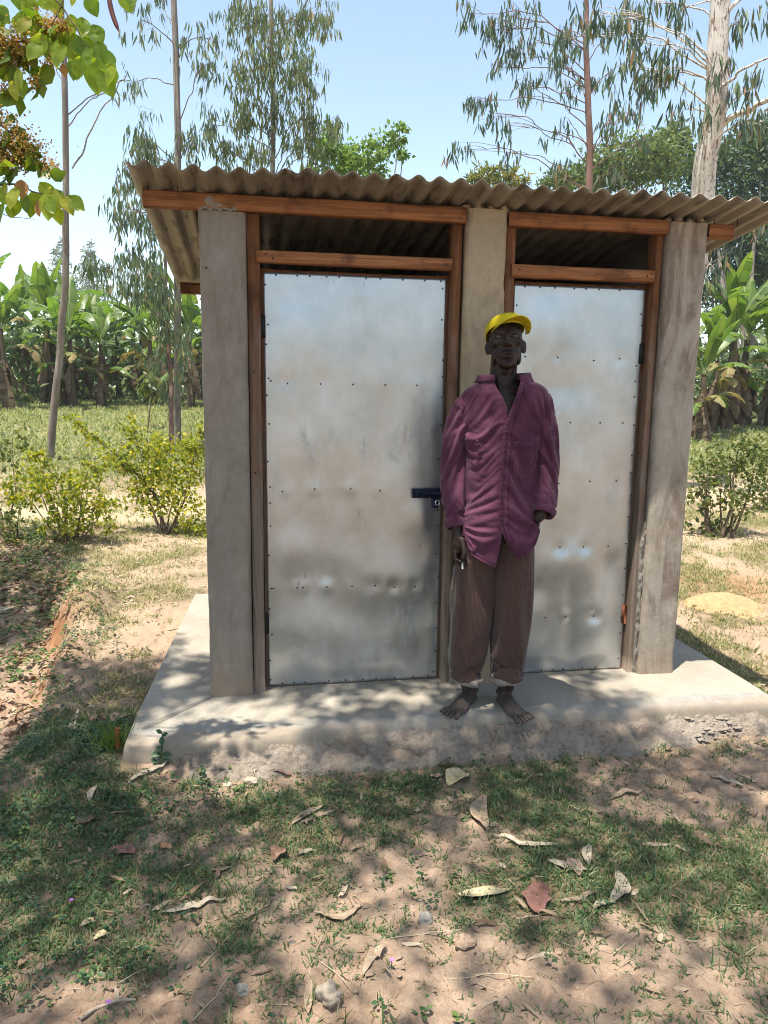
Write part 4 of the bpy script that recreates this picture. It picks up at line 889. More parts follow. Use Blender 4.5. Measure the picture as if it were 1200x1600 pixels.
# ---- cap
def cp(p):  # cap-local (turned towards his left) to person
    return hp(rz(.36) @ rx(-.20) @ np.array(p, float)+np.array([0, .014, .066]))
mb = MB(); th = np.linspace(0.03, 1.62, 26); ph = np.linspace(0, 2*PI, 64, endpoint=False)
Gc = np.zeros((26, 64, 3))
for i, t in enumerate(th):
    for j, p in enumerate(ph):
        seam = 1-.012*math.exp(-((math.remainder(p, PI/3))/.07)**2)
        wr = 1+.05*(float(fbm(math.cos(p)*2+3, math.sin(p)*2+t*2, 3, 19))-.5)
        r_ = np.array([.081*math.sin(t)*math.cos(p), .101*math.sin(t)*math.sin(p)+.006, (.067*math.cos(t)**.7 if t < PI/2 else -.02*(t-PI/2)*6)-.020*max(0, math.sin(t)*math.sin(p))])*seam*wr
        Gc[i, j] = cp(r_)
mb.grid(Gc, cv=True); capo = mb.build('cap', M_CAP, MAN, True); s_ = capo.modifiers.new('thickness', 'SOLIDIFY'); s_.thickness = .003; s_.offset = -1
nb, nl = 40, 10; Gb = np.zeros((nb, nl, 3))
for i in range(nb):
    a = -1.30+2.60*i/(nb-1)
    for j in range(nl):
        q = j/(nl-1); ext = .060*math.cos(a*1.05)**.6*q
        x = .081*math.sin(a)*(1+.10*q); y = -.094*math.cos(a)-ext+.0; z = -.002-.026*(math.sin(a)**2)*(1-.35*q)-.014*q+.010*math.cos(a)
        Gb[i, j] = cp((x, y, z))
mb = MB(); mb.grid(Gb); br = mb.build('visor', M_CAP, capo, True); s_ = br.modifiers.new('thickness', 'SOLIDIFY'); s_.thickness = .0035; s_.offset = 0
mb = MB(); mb.ell(cp((0, .006, .067)), (.005, .005, .004)); mb.build('cap_button', M_CAP, capo, True)
# the stub between his fingers
mb = MB(); st0 = MAN.matrix_basis if False else None
cw, sw = math.cos(-.3), math.sin(-.3); loc = lambda p: (1.265+cw*p[0]-sw*p[1], -.245+sw*p[0]+cw*p[1], p[2])
mb.tube([loc((-.133, -.106, .692)), loc((-.130, -.112, .662))], .0042, 10); tag(mb.build('cigarette', m_simple('white_paper', (.75, .73, .68), .7), None, True), 'tiny white cigarette stub held in the man\'s curled fingers', 'cigarette')
# ------------------------------------------------------------------ trees and plants
def curve(pts, n=24):
    pts = np.array(pts, float); t = np.linspace(0, 1, len(pts)); q = np.linspace(0, 1, n)
    out = np.stack([np.interp(q, t, pts[:, k]) for k in range(3)], -1)
    for _ in range(3): out[1:-1] = (out[:-2]+2*out[1:-1]+out[2:])/4
    return out
def wig(path, amp, seed):
    n = len(path); t = np.linspace(0, 4, n); e = np.stack([fbm(t+seed, t*0, 3, seed), fbm(t+seed, t*0, 3, seed+5), fbm(t+seed, t*0, 3, seed+9)], -1)-.5
    return path+e*amp*2*np.sin(np.linspace(0.1, PI, n))[:, None]
M_EUC_RED = m_bark('reddish_gum_bark', [(.10, .055, .042), (.20, .115, .09), (.28, .19, .16)])
M_EUC_GREY = m_bark('grey_brown_bark', [(.10, .085, .07), (.20, .165, .135), (.32, .28, .235)])
k = NT('white_gum_bark'); c = k.geo((6, 6, 1.3)); n1 = k.noise(1.6, c, 7, .65, .8); n2 = k.noise(3.4, k.geo((7, 7, 1.8)), 6, .7, 1.2)
col = k.ramp(n1, [(.3, (.42, .35, .29)), (.5, (.62, .565, .50)), (.75, (.74, .69, .63))]); pm = k.ramp(n2, [(.55, 0.0), (.60, 1.0)])
col = k.mix(pm, col, k.ramp(n1, [(.3, (.09, .045, .028)), (.7, (.24, .14, .095))]))
M_EUC_WHITE = k.done(k.pr(col, .8, 0, k.bump(k.math('ADD', n1, pm), .6, .02), .2))
M_EUC_LEAF = m_leaf('gum_leaf', [(.075, .12, .075), (.11, .16, .09), (.085, .13, .06), (.15, .19, .09), (.06, .10, .065), (.22, .23, .09), (.12, .17, .10), (.08, .125, .08), (.28, .2, .09)], .3, .4, (1.5, 1.6, .8), .45)
M_EUC_LEAF3 = m_leaf('gum_leaf_golden', [(.07, .10, .045), (.12, .15, .06), (.08, .11, .04), (.19, .22, .08), (.08, .12, .06), (.24, .24, .09), (.13, .17, .08), (.10, .15, .08), (.30, .23, .09)], .35, .4, (1.5, 1.6, .8), .45)
M_EUC_LEAF2 = m_leaf('gum_leaf_dark', [(.04, .075, .055), (.07, .115, .075), (.05, .09, .05), (.10, .14, .06), (.035, .06, .05), (.16, .19, .07), (.06, .10, .065), (.28, .15, .07)], .25, .4, (1.5, 1.6, .8), .45)
def bunch(mb, c, n, L, spread=.13, hang=1.25, wd=.155):
    """leaves hanging from points c (N,3)"""
    c = np.repeat(np.asarray(c, float), n, 0); N = len(c); off = rdir(N)*rng.random((N, 1))*spread
    ax = rdir(N)*.40; ax[:, 2] -= hang; ll = L*rng.uniform(.55, 1.15, N)
    leaves(mb, c+off, ax, rdir(N), ll, ll*wd, 'sickle')
def gum(name_label, trunk, r0, r1, bark, leafm, blobs, seed, L=.2, twigr=.012, group=None, limbs=(), extra=None, br_seed=0, bn=5, dens=1.0):
    """blobs: (centre, radius xyz, bunches); twigs run from the trunk to each blob and on to its bunches"""
    q = random.Random(seed); T = wig(curve(trunk, 60), .10, seed); rr = np.linspace(r0, r1, 60)
    base = T[0].copy(); root = empty('eucalyptus_tree', base); tag(root, name_label, 'tree', group)
    mb = MB(); mb.tube(T-base, rr, 14); mb.build('trunk', bark, root, True)
    bb = MB(); lf = MB(); cs = []
    for (pth, a, b_) in limbs:
        pth = wig(curve(pth, 26), .12, seed+7); lb__ = MB(); lb__.tube(pth-base, np.linspace(a, b_, 26), 7); lb__.build('limb', bark, root, True)
    few = len(blobs) < 4
    for (c, r, n) in blobs:
        if few and bb.v: bb.build('branch', bark, root, True); bb = MB()
        c = np.array(c); i = int(np.argmin(np.linalg.norm(T-(c-np.array([0, 0, .5*np.linalg.norm((T[:, :2]-c[:2]).min(0))*.3])), axis=1))); i = max(0, i-q.randint(0, 4))
        s0 = T[i]; mid = (s0+c)/2+np.array([0, 0, .12*np.linalg.norm(c-s0)]); br = wig(curve([s0, mid, c], 16), .06*np.linalg.norm(c-s0), seed+i)
        bb.tube(br-base, np.linspace(twigr, .004, 16), 5)
        n = max(2, int(n*dens)); p = c+rng.normal(size=(n, 3))*np.array(r)*.55
        for u in p[:: 2]:
            j = q.randint(8, 15); bb.tube(curve([br[j], (br[j]+u)/2+np.array([0, 0, .05]), u], 7)-base, np.linspace(.005, .002, 7), 4, False)
        cs.append(p)
    if extra is not None: cs.append(np.array(extra))
    if cs: bunch(lf, np.concatenate(cs)-base, bn, L)
    if bb.v: tag(bb.build('branch' if few else 'branches', bark, root, True), kind=None if few else 'stuff')
    if lf.v: lf.build('crown', leafm, root)
    return root
def toground(p):
    p = np.array(p, float); return np.array([p[0], p[1], H(p[0], p[1])-.05])
def pb(d, lst, dz=.9):
    out = []
    for (px, py, rx_, ry_, n) in lst:
        c = P(px, py, d+R.uniform(-dz, dz)*.6); s_ = d/CF; out.append((c, (rx_*s_, max(rx_*s_, .4)*.8, ry_*s_), n))
    return out
# 1 tall thin gum behind the roof's left end
D = 12.5; g0 = ground_at(279, 668); 
t1 = [toground(P(277, 668, 14)), P(276, 450, 13.4), P(273, 250, 13), P(270, 0, 12.7), P(268, -300, 12.5), P(266, -700, 12.3)]
gum('tall thin grey gum tree rising behind the left end of the roof', t1, .068, .04, M_EUC_GREY, M_EUC_LEAF,
    pb(12.6, [(225, 215, 22, 30, 26), (240, 250, 25, 30, 20), (300, 215, 25, 25, 20), (320, 100, 14, 40, 16), (330, 60, 18, 30, 12), (205, 270, 18, 40, 22), (185, 330, 14, 35, 18), (215, 330, 22, 30, 22), (200, 395, 20, 35, 22), (155, 415, 26, 18, 22), (225, 420, 30, 25, 28), (245, 470, 25, 35, 26), (195, 450, 25, 25, 22), (265, 520, 25, 40, 26), (290, 60, 12, 30, 8), (220, 30, 25, 30, 8), (205, 130, 14, 14, 5), (250, 10, 18, 30, 8), (240, 570, 18, 35, 12), (290, 560, 14, 50, 16)]), 3, .21, bn=7, dens=1.2)
# 2 reddish thin stem beside it
t2 = [toground(P(267, 672, 13)), P(265, 600, 13), P(260, 520, 13), P(257, 450, 13), P(254, 380, 13), P(250, 300, 13)]
gum('slender reddish gum stem just left of the pale trunk behind the shrubs', t2, .045, .018, M_EUC_RED, M_EUC_LEAF, pb(13, [(240, 420, 18, 20, 14), (262, 470, 14, 20, 10), (250, 600, 10, 20, 6), (235, 360, 14, 20, 12)]), 5, .23, bn=8)
# 3 leafy gum seen above the roof left of the middle
t3 = [toground(P(432, 640, 14.5)), P(428, 400, 14), P(425, 260, 13.8), P(420, 60, 13.5), P(415, -200, 13.2), P(412, -500, 13)]
gum('leafy gum tree with drooping yellow-green crown above the roof', t3, .055, .03, M_EUC_GREY, M_EUC_LEAF3,
    pb(13.2, [(380, 120, 22, 50, 44), (425, 90, 30, 50, 60), (470, 110, 24, 45, 52), (400, 30, 35, 30, 50), (470, 30, 35, 30, 50), (430, 170, 30, 35, 46), (485, 170, 14, 45, 34), (375, 190, 20, 30, 34), (465, 220, 22, 25, 26), (520, 195, 14, 16, 16), (350, 230, 24, 22, 24), (400, 240, 25, 20, 24), (325, 195, 14, 18, 14), (510, 30, 16, 25, 18), (365, 20, 12, 30, 18), (500, 230, 14, 20, 14)]), 9, .21, bn=7, dens=1.15)
# 4 thin dark-stemmed gum in the middle of the sky
t4 = [toground(P(925, 640, 13)), P(922, 400, 12.6), P(920, 250, 12.4), P(917, 100, 12.2), P(915, -10, 12), P(913, -260, 11.8)]
gum('thin dark-stemmed gum with sparse open branches in the clear sky', t4, .075, .03, M_EUC_RED, M_EUC_LEAF2,
    pb(12.2, [(765, 45, 28, 22, 26), (800, 25, 25, 25, 24), (730, 20, 16, 14, 10), (830, 60, 18, 25, 16), (880, 50, 12, 22, 12), (795, 90, 20, 20, 16), (775, 105, 12, 16, 10), (870, 105, 20, 12, 12), (822, 140, 25, 14, 14), (742, 160, 16, 14, 12), (765, 175, 18, 16, 12), (820, 130, 12, 18, 8), (880, 140, 14, 12, 8), (792, 195, 12, 14, 6), (932, 130, 10, 14, 8), (958, 110, 14, 14, 8), (960, 180, 14, 22, 14), (990, 175, 16, 18, 12), (935, 200, 10, 14, 6), (715, 235, 14, 12, 10), (800, 240, 8, 8, 4), (862, 205, 8, 10, 4), (900, 130, 14, 14, 8), (890, 190, 10, 12, 5), (1000, 225, 10, 20, 8), (945, 60, 10, 14, 6), (955, 270, 12, 14, 8), (870, 270, 14, 12, 6)]), 13, .22, .010, bn=6, dens=.85)
# 5 big pale trunk at the right
t5 = [toground(P(1050, 640, 10.8)), P(1075, 460, 10.4), P(1096, 320, 10), P(1105, 220, 9.8), P(1116, 120, 9.6), P(1126, 20, 9.4), P(1136, -120, 9.2), P(1150, -420, 9)]
gum('big gum tree with peeling pinkish white trunk above the right end of the roof', t5, .175, .10, M_EUC_WHITE, M_EUC_LEAF2,
    pb(9.4, [(895, 55, 25, 30, 20), (940, 20, 30, 22, 22), (985, 30, 25, 25, 20), (1000, 65, 22, 20, 14), (1030, 110, 22, 25, 22), (1010, 125, 18, 18, 14), (1060, 60, 12, 25, 9), (1065, 170, 10, 18, 8), (1140, 90, 10, 16, 9), (1165, 25, 25, 20, 12), (1180, 135, 14, 22, 16), (1160, 195, 14, 22, 14), (1195, 190, 14, 30, 18), (1060, 20, 14, 14, 8), (975, 105, 10, 22, 10), (1020, 5, 30, 14, 14), (1100, 180, 12, 16, 8)]) + pb(10.2, [(1110, 410, 10, 30, 14), (1130, 400, 12, 25, 12), (1190, 350, 16, 30, 12)]), 17, .22, .014,
    limbs=[([P(1118, 205, 9.8), P(1150, 180, 9.5), P(1205, 160, 9.2), P(1270, 120, 9)], .05, .02), ([P(1112, 150, 9.6), P(1150, 120, 9.3), P(1210, 85, 9)], .025, .012), ([P(1130, 30, 9.4), P(1165, -10, 9.2), P(1210, -50, 9)], .03, .012)], bn=6, dens=.85)
# curls of bark hanging at the peeling collar of the big trunk
# 6 bare leaning pole tree on the left
b6 = ground_at(78, 731)
t6 = [b6-np.array([0, 0, .05]), P(82, 650, 11.8), P(90, 560, 11.6), P(97, 450, 11.3), (P(104, 330, 11)), P(107, 260, 10.9), P(106, 130, 10.7), P(98, 20, 10.5), P(94, -120, 10.3)]
t6[0] = np.array([*P(78, 731, 12)[:2], 0]); t6[0][2] = H(t6[0][0], t6[0][1])-.05
rt6 = gum('bare thin leaning pole-like tree rising left of the roof', t6, .062, .034, M_EUC_GREY, M_EUC_LEAF, pb(10.8, [(178, 140, 6, 8, 3), (205, 125, 8, 10, 4)]), 23, .17, .01,
    limbs=[([P(113, 263, 10.9), P(140, 215, 10.8), P(165, 165, 10.8), P(190, 125, 10.8), P(198, 118, 10.8)], .013, .006), ([P(106, 130, 10.7), P(92, 115, 10.7), P(85, 95, 10.7)], .008, .004), ([P(180, 142, 10.8), P(210, 160, 10.8), P(240, 172, 10.8)], .004, .002)])
# clouds of small leaves for denser crowns
def cloud(mb, blobs, n, L, Wd, kind='dia', clump=.35, up=.3):
    vol = np.array([np.prod(b[1])**(1/1.5) for b in blobs]); cnt = np.maximum(8, (n*vol/vol.sum())).astype(int)
    for (c, r), m in zip(blobs, cnt):
        nc = max(3, m//14); d = rdir(nc); rad = rng.uniform(.35, 1.0, (nc, 1))**.6; cen = np.array(c)+d*rad*np.array(r)
        k_ = rng.integers(0, nc, m); p = cen[k_]+rng.normal(size=(m, 3))*clump*np.mean(r)*.5
        ax = rdir(m); ax[:, 2] -= .25; nr = norm(rdir(m)+np.array([0, 0, up])); ll = L*rng.uniform(.6, 1.3, m)
        leaves(mb, p, ax, nr, ll, ll*Wd, kind)
def bushy(kind, label, base, blobs, n, L, Wd, leafm, bark, r0, seed, group=None, lk='dia', cat='tree', clump=.35, stems=1):
    base = np.array(base, float); root = empty(kind, base); tag(root, label, cat, group)
    tb = MB(); q = random.Random(seed); big = sorted(blobs, key=lambda b: -b[1][0])
    for i, (c, r) in enumerate(blobs):
        c = np.array(c); s0 = base+np.array([q.uniform(-1, 1)*r0*stems, q.uniform(-1, 1)*r0*stems, -.05]); 
        pth = wig(curve([s0, s0*.5+c*.5+np.array([q.uniform(-.1, .1), q.uniform(-.1, .1), .0])*np.linalg.norm(c-s0)*.5, c+np.array([0, 0, r[2]*.3])], 18), .04*np.linalg.norm(c-s0), seed+i)
        tb.tube(pth-base, np.linspace(r0*(1 if i == 0 else .6), r0*.12, 18), 7)
    tb.build('trunk' if cat == 'tree' else 'stems', bark, root, True)
    lm = MB(); cloud(lm, [(np.array(c)-base, r) for c, r in blobs], n, L, Wd, lk, clump); lm.build('crown' if cat == 'tree' else 'foliage', leafm, root); return root
def bl(d, lst, fl=1.0): return [(P(px, py, d+dz), (rx_*d/CF, rx_*d/CF*fl, ry_*d/CF)) for (px, py, rx_, ry_, dz) in lst]
M_LIGHT = m_leaf('light_green_leaf', [(.10, .17, .035), (.15, .23, .05), (.12, .19, .045), (.19, .26, .06)], .4, .5)
M_DARKG = m_leaf('dark_green_leaf', [(.035, .065, .022), (.06, .10, .032), (.045, .08, .028), (.085, .125, .04), (.05, .085, .04)], .3, .5)
M_MIDG = m_leaf('mid_green_leaf', [(.07, .105, .035), (.11, .15, .05), (.085, .125, .045), (.14, .17, .06), (.16, .16, .06)], .35, .5)
M_HAZEG = m_leaf('hazed_grey_green_leaf', [(.15, .17, .14), (.20, .215, .185), (.24, .23, .20)], .3, .7)  # distance haze mixed into the leaf colour as pale grey
bushy('young_tree', 'light green small-leaved tree peeping over the middle of the roof', toground(P(560, 620, 16)), bl(16, [(510, 225, 26, 26, 0), (535, 245, 30, 24, .4), (575, 240, 26, 22, 0), (600, 225, 22, 22, .3), (625, 205, 14, 16, 0), (555, 270, 50, 20, .5), (495, 250, 24, 20, 0), (630, 240, 12, 14, 0)]), 2600, .12, .6, M_LIGHT, M_EUC_GREY, .07, 31)
bushy('broad_tree', 'round olive-green tree crown just over the roof between the thin gum and white trunk', toground(P(985, 640, 22)), bl(22, [(990, 255, 70, 34, 0), (1040, 245, 45, 40, 1), (935, 275, 45, 22, 0), (880, 280, 35, 16, 1), (1055, 215, 26, 24, 1)]), 7000, .20, .4, M_MIDG, M_EUC_GREY, .16, 33)
bushy('shade_tree', 'big dark leafy tree behind the right column and big pale trunk', toground(P(1165, 630, 26)), bl(26, [(1160, 260, 60, 50, 0), (1205, 300, 60, 60, 1), (1130, 330, 45, 45, 0), (1160, 400, 60, 50, 1), (1220, 390, 60, 60, 0), (1110, 430, 40, 50, 1), (1190, 220, 40, 30, 0), (1100, 255, 35, 40, 0), (1080, 290, 35, 40, 1)]), 15000, .24, .34, M_DARKG, M_EUC_GREY, .2, 35)
bushy('shade_tree', 'mid green tree at the far right edge beyond the bananas', toground(P(1240, 630, 30)), bl(30, [(1250, 330, 60, 60, 0), (1260, 420, 70, 60, 0), (1190, 470, 50, 50, 1), (1290, 250, 50, 50, 0), (1215, 250, 30, 26, 0), (1140, 480, 40, 40, 0)]), 9000, .26, .34, M_MIDG, M_EUC_GREY, .2, 36)
bushy('golden_shrub_tree', 'yellowish leafy crown peeping over the roof near its middle right', toground(P(775, 640, 15)), bl(15, [(770, 275, 32, 14, 0), (800, 280, 26, 10, 0), (745, 282, 16, 10, 0)]), 900, .17, .2, m_leaf('olive_yellow_leaf', [(.12, .15, .04), (.2, .2, .06), (.10, .12, .04), (.26, .16, .06)], .4, .5), M_EUC_RED, .05, 39, None, 'sickle')
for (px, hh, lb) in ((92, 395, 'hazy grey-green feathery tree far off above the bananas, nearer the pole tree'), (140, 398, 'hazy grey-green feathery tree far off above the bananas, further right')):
    bushy('distant_tree', lb, toground(P(px, 606, 75)), bl(75, [(px, hh+15, 12, 26, 0), (px-10, hh+50, 20, 26, 1), (px+10, hh+60, 18, 26, 0), (px, hh+100, 26, 30, 0), (px+4, hh-8, 7, 14, 0)]), 2200, .5, .3, M_HAZEG, M_EUC_GREY, .18, 40+px, 'distant feathery trees')
# ---- banana plants
M_BAN = m_leaf('banana_blade', [(.08, .14, .03), (.12, .19, .04), (.06, .115, .028), (.16, .21, .05), (.10, .17, .035)], .45, .4, (1.5, 1.6, .6), .4)
M_BAN_DRY = m_leaf('dry_banana_blade', [(.12, .08, .05), (.19, .135, .085), (.08, .05, .03)], .2, .8, (1.2, 1.1, .8))
M_BAN_OLD = m_leaf('old_banana_blade', [(.20, .18, .06), (.26, .19, .09), (.14, .15, .04), (.22, .14, .07)], .35, .6, (1.4, 1.3, .7))
M_BAN_RIB = m_simple('banana_midrib', (.20, .26, .09), .5)
M_BAN_STEM = m_bark('banana_stem', [(.03, .02, .013), (.075, .05, .032), (.12, .09, .055), (.10, .085, .045)], (7, 7, 1.2))
def banana_leaf(seed, L, W, bend, rise, torn):
    q = random.Random(seed); n = 26; t = np.linspace(0, 1, n); a = rise-bend*t**1.3; dl_ = L/n
    x = np.cumsum(np.cos(a))*dl_; z = np.cumsum(np.sin(a))*dl_; side = .12*L*(fbm(t*2+seed, t*0, 2, seed)-.5)
    mid = np.stack([x, side, z], -1); mb = MB(); mb.tube(mid, np.linspace(.022, .005, n), 5); m0 = MB()
    w = W*np.sin(np.clip((t-.10)/.9, 0, 1)*PI)**.55*.5
    for sgn in (-1, 1):
        i = 3
        while i < n-1:
            j = min(n-1, i+(q.randint(1, 3) if q.random() < torn else q.randint(3, 7))); dr = q.uniform(-.05, .45)*(1.2 if q.random() < torn else .35)+.12
            sk = q.uniform(.0, .10); rows = []
            for m in range(i, j+1):
                up = np.array([-math.sin(a[m]), 0, math.cos(a[m])]); pr = mid[m]
                e = np.array([0, sgn, 0])*math.cos(dr)-up*math.sin(dr)-np.array([0, 0, 1])*.2*dr
                tip = pr+e*w[m]+np.array([math.cos(a[m]), 0, math.sin(a[m])])*sk*w[m]*1.5; mm = pr+e*w[m]*.5+up*.02
                rows.append([pr, mm, tip])
            m0.grid(np.array(rows)); i = j
    g = m0.mesh('banana_leaf'); g.materials.append(M_BAN); g.shade_smooth()
    return g, mb.mesh('midrib')
BL = [banana_leaf(s_, L_, W_, b_, r_, tn) for s_, L_, W_, b_, r_, tn in ((1, 2.3, .50, 1.2, 1.35, .7), (2, 2.5, .52, 1.9, 1.25, .8), (3, 2.1, .44, .5, 1.5, .3), (4, 2.4, .5, 2.4, 1.1, .9), (5, 2.0, .44, 1.6, .9, .8), (6, 1.9, .40, .9, 1.45, .6))]
DRY = banana_leaf(9, 1.5, .4, .5, -1.15, 1.0)
for g, m_ in BL+[DRY]: m_.materials.append(M_BAN_RIB)
BLB = []
for g, m_ in BL:
    g2 = g.copy(); g2.materials.clear(); g2.materials.append(M_BAN_OLD); BLB.append(g2)
DRY[0].materials.clear(); DRY[0].materials.append(M_BAN_DRY)
bstem = []
for s_ in range(3):
    mb = MB(); z = np.linspace(-.1, 2.2, 22); mb.tube(np.stack([.1*(fbm(z, z*0, 2, s_)-.5), .1*(fbm(z, z*0, 2, s_+4)-.5), z], -1), np.interp(z, [-.1, 2.2], [.15, .07])*(1+.12*(fbm(z*5, z*0, 2, s_+8)-.5)), 11); bstem.append(mb.mesh('stem'))
    bstem[-1].materials.append(M_BAN_STEM); bstem[-1].shade_smooth()
nban = 0
def banana(x, y, h, nleaf, seed, label, ndry=4, sc=1.0, group='banana plants beyond the field'):
    q = random.Random(seed); r = empty('banana_plant', (x, y, float(H(x, y))), q.uniform(0, 6.28)); tag(r, label, 'banana plant', group)
    r.scale = (sc, sc, sc)
    st = link('stem', bstem[seed % 3], None, r); st.scale = (1, 1, h/2.2)
    for i in range(nleaf+5):
        low = i >= nleaf
        g, m_ = BL[(i*5+seed) % 6] if not low else BL[(1, 3, 4)[i % 3]]; g = BLB[(1, 3, 4)[i % 3]] if low and q.random() < .55 else g; o = link('leaf', g, None, r); o.location = (0, 0, h*(.93 if not low else q.uniform(.45, .8))+.02*(i if not low else 0)); o.rotation_euler = (q.uniform(-.12, .12), q.uniform(-.15, .12)+(.35 if low else 0), i*2.4+q.uniform(-.4, .4)); s2 = q.uniform(.75, 1.1)*(.8 if low else 1); o.scale = (s2,)*3
        mo = link('midrib', m_, None, o)
    for i in range(ndry):
        o = link('dry_leaf', DRY[0], None, r); o.location = (0, 0, h*q.uniform(.55, .9)); o.rotation_euler = (0, q.uniform(-.1, .25), q.uniform(0, 6.28)); o.scale = (q.uniform(.7, 1.1),)*3
    return r
def at_depth(px, d):
    q = P(px, 610, d); return q[0], q[1]
BANS = [(8, 19, 2.6, 9, 'banana plant at the left edge with tall upright leaves'), (40, 23, 3.0, 9, 'tall banana plant at the left with a leaf standing highest'), (78, 21, 2.4, 8, 'banana plant directly behind the leaning pole tree'),
        (112, 20, 2.2, 9, 'banana plant with a broad arched leaf just right of the pole tree'), (140, 22, 2.4, 9, 'banana plant with two dark stems side by side left of the gap in the grass'), (160, 20.5, 2.3, 8, 'banana plant with the lowest brown skirt near the middle of the left row'),
        (185, 23, 2.6, 8, 'banana plant left of the drooping gum leaves'), (212, 25, 2.2, 8, 'banana plant half hidden behind the drooping gum leaves'), (238, 21, 2.3, 9, 'banana plant with wide bright leaves behind the sapling'),
        (262, 23, 2.5, 8, 'banana plant behind the paired gum stems'), (298, 20.5, 2.4, 9, 'banana plant against the left column edge'), (318, 23, 2.4, 8, 'banana plant mostly hidden by the left column'),
        (-25, 21, 2.5, 8, 'banana plant cut off by the left edge'), (60, 27, 2.6, 8, 'farther banana plant seen between the pole tree and the left edge'), (125, 28, 2.6, 8, 'farther banana plant in the back row, left'), (225, 29, 2.5, 8, 'farther banana plant in the back row, right'),
        (1098, 16.5, 1.9, 8, 'short banana plant close to the right column'), (1118, 18, 2.3, 9, 'banana plant with low bright leaves right of the right column'), (1142, 18.5, 2.5, 10, 'tallest banana plant right of the block with upright leaves'), (1160, 19.5, 2.3, 9, 'banana plant with a thick brown skirt at the right of its clump'), (1205, 20, 2.2, 8, 'banana plant cut off by the right edge')]
for i, (px, d, h, n, lb) in enumerate(BANS):
    x, y = at_depth(px, d); banana(x, y, h, n, i+1, lb, 12 if px > 1000 else 9, R.uniform(.70, 1.04), 'banana plants right of the block' if px > 1000 else 'banana plants left of the block')
# understorey between the bananas and the far wood behind everything
M_FAR = m_leaf('far_wood_leaf', [(.05, .085, .03), (.08, .12, .045), (.065, .10, .035), (.11, .145, .055)], .3, .6)
mb = MB(); blobs = []
for i in range(120):
    a = R.uniform(-.52, .75); d = R.uniform(23.5, 34); x = CPOS[0]+math.sin(a)*d; y = CPOS[1]+math.cos(a)*d; h = R.uniform(.6, 1.6); blobs.append(((x, y, float(GM(x, y))+h*.6), (1.5, 1.2, h*1.15)))
cloud(mb, blobs, 26000, .30, .4, 'dia', .5); tag(mb.build('undergrowth', M_FAR), 'tangled green undergrowth among and behind the banana stems', 'undergrowth', kind='stuff')
mb = MB(); blobs = []
for i in range(150):
    a = i/150*2*PI+R.uniform(-.03, .03); d = R.uniform(48, 66); x = math.sin(a)*d; y = math.cos(a)*d
    fr = abs(math.remainder(a, 2*PI)); h = (R.uniform(4.2, 6.0) if fr < .6 else R.uniform(3.5, 7.5)); blobs.append(((x, y, float(GM(x, y))+h*.5), (3.6, 3, h*.55)))
cloud(mb, blobs, 36000, .8, .5, 'dia', .5); tag(mb.build('far_wood', M_FAR), 'far belt of green trees round the field', 'wood', kind='stuff')
# ---- shrubs beside the block
M_YEL = m_leaf('yellow_green_leaf', [(.20, .25, .03), (.36, .36, .035), (.12, .18, .03), (.30, .32, .035), (.08, .13, .03), (.46, .39, .035), (.16, .22, .035)], .5, .45, (1.4, 1.35, .4))
M_SHR = m_leaf('shrub_leaf', [(.06, .09, .025), (.10, .13, .035), (.14, .16, .045), (.08, .115, .035), (.20, .19, .06), (.05, .08, .03)], .35, .5)
M_STEMB = m_bark('shrub_stem', [(.05, .035, .025), (.12, .085, .06), (.2, .15, .11)], (20, 20, 5))
def shrub(label, px, py, blobs, n, L, leafm, seed, r0=.022, bow=None):
    g = ground_at(px, py); d = float((g-CPOS) @ _fw)
    bb = [(P(a, b_, d+dz), (r*d/CF, r*d/CF, r2*d/CF)) for (a, b_, r, r2, dz) in blobs]
    r = bushy('shrub', label, g, bb, n, L, .55, leafm, M_STEMB, r0, seed, 'shrubs beside the block', 'oval', 'shrub', .42, 3)
    if bow:
        base = Vector(g); pth = curve([P(a, b_, d+dz) for a, b_, dz in bow], 30)-np.array(g); mb = MB(); mb.tube(pth, np.linspace(.010, .003, 30), 6); mb.build('bough', M_STEMB, r, True)
        lm = MB(); k_ = rng.integers(3, 30, 230); pp = pth[k_]+rng.normal(size=(230, 3))*.03; ax = rdir(230)*.8; ax[:, 2] -= .45; ll = rng.uniform(.04, .075, 230); leaves(lm, pp, ax, rdir(230)+np.array([0, 0, .6]), ll, ll*.5, 'oval'); lm.build('bough_leaves', leafm, r)
    return r
shrub('yellow-green shrub with an arching bough against the left column', 262, 836, [(215, 720, 36, 28, 0), (265, 715, 40, 36, .2), (300, 720, 28, 46, .1), (240, 770, 44, 30, 0), (285, 790, 36, 36, 0), (230, 690, 26, 22, .2), (310, 690, 16, 30, 0), (205, 665, 14, 20, 0), (305, 830, 26, 16, 0)], 2700, .05, M_YEL, 51, .018, [(262, 800, 0), (215, 740, 0), (175, 705, 0), (140, 678, 0), (108, 652, 0)])
shrub('straggly yellowing shrub left of the arching one near the pole tree', 110, 850, [(85, 760, 42, 28, 0), (130, 770, 40, 40, 0), (50, 745, 30, 22, .3), (165, 800, 24, 34, 0), (100, 815, 44, 28, 0), (150, 720, 22, 24, .3), (30, 770, 26, 26, 0), (60, 720, 20, 18, 0)], 1900, .05, M_YEL, 53, .018)
shrub('dark leafy shrub cut off by the left edge of the view', 12, 850, [(0, 720, 40, 36, .3), (-30, 790, 50, 40, 0), (30, 810, 36, 30, 0), (20, 690, 30, 20, .4)], 560, .055, M_SHR, 55, .02)
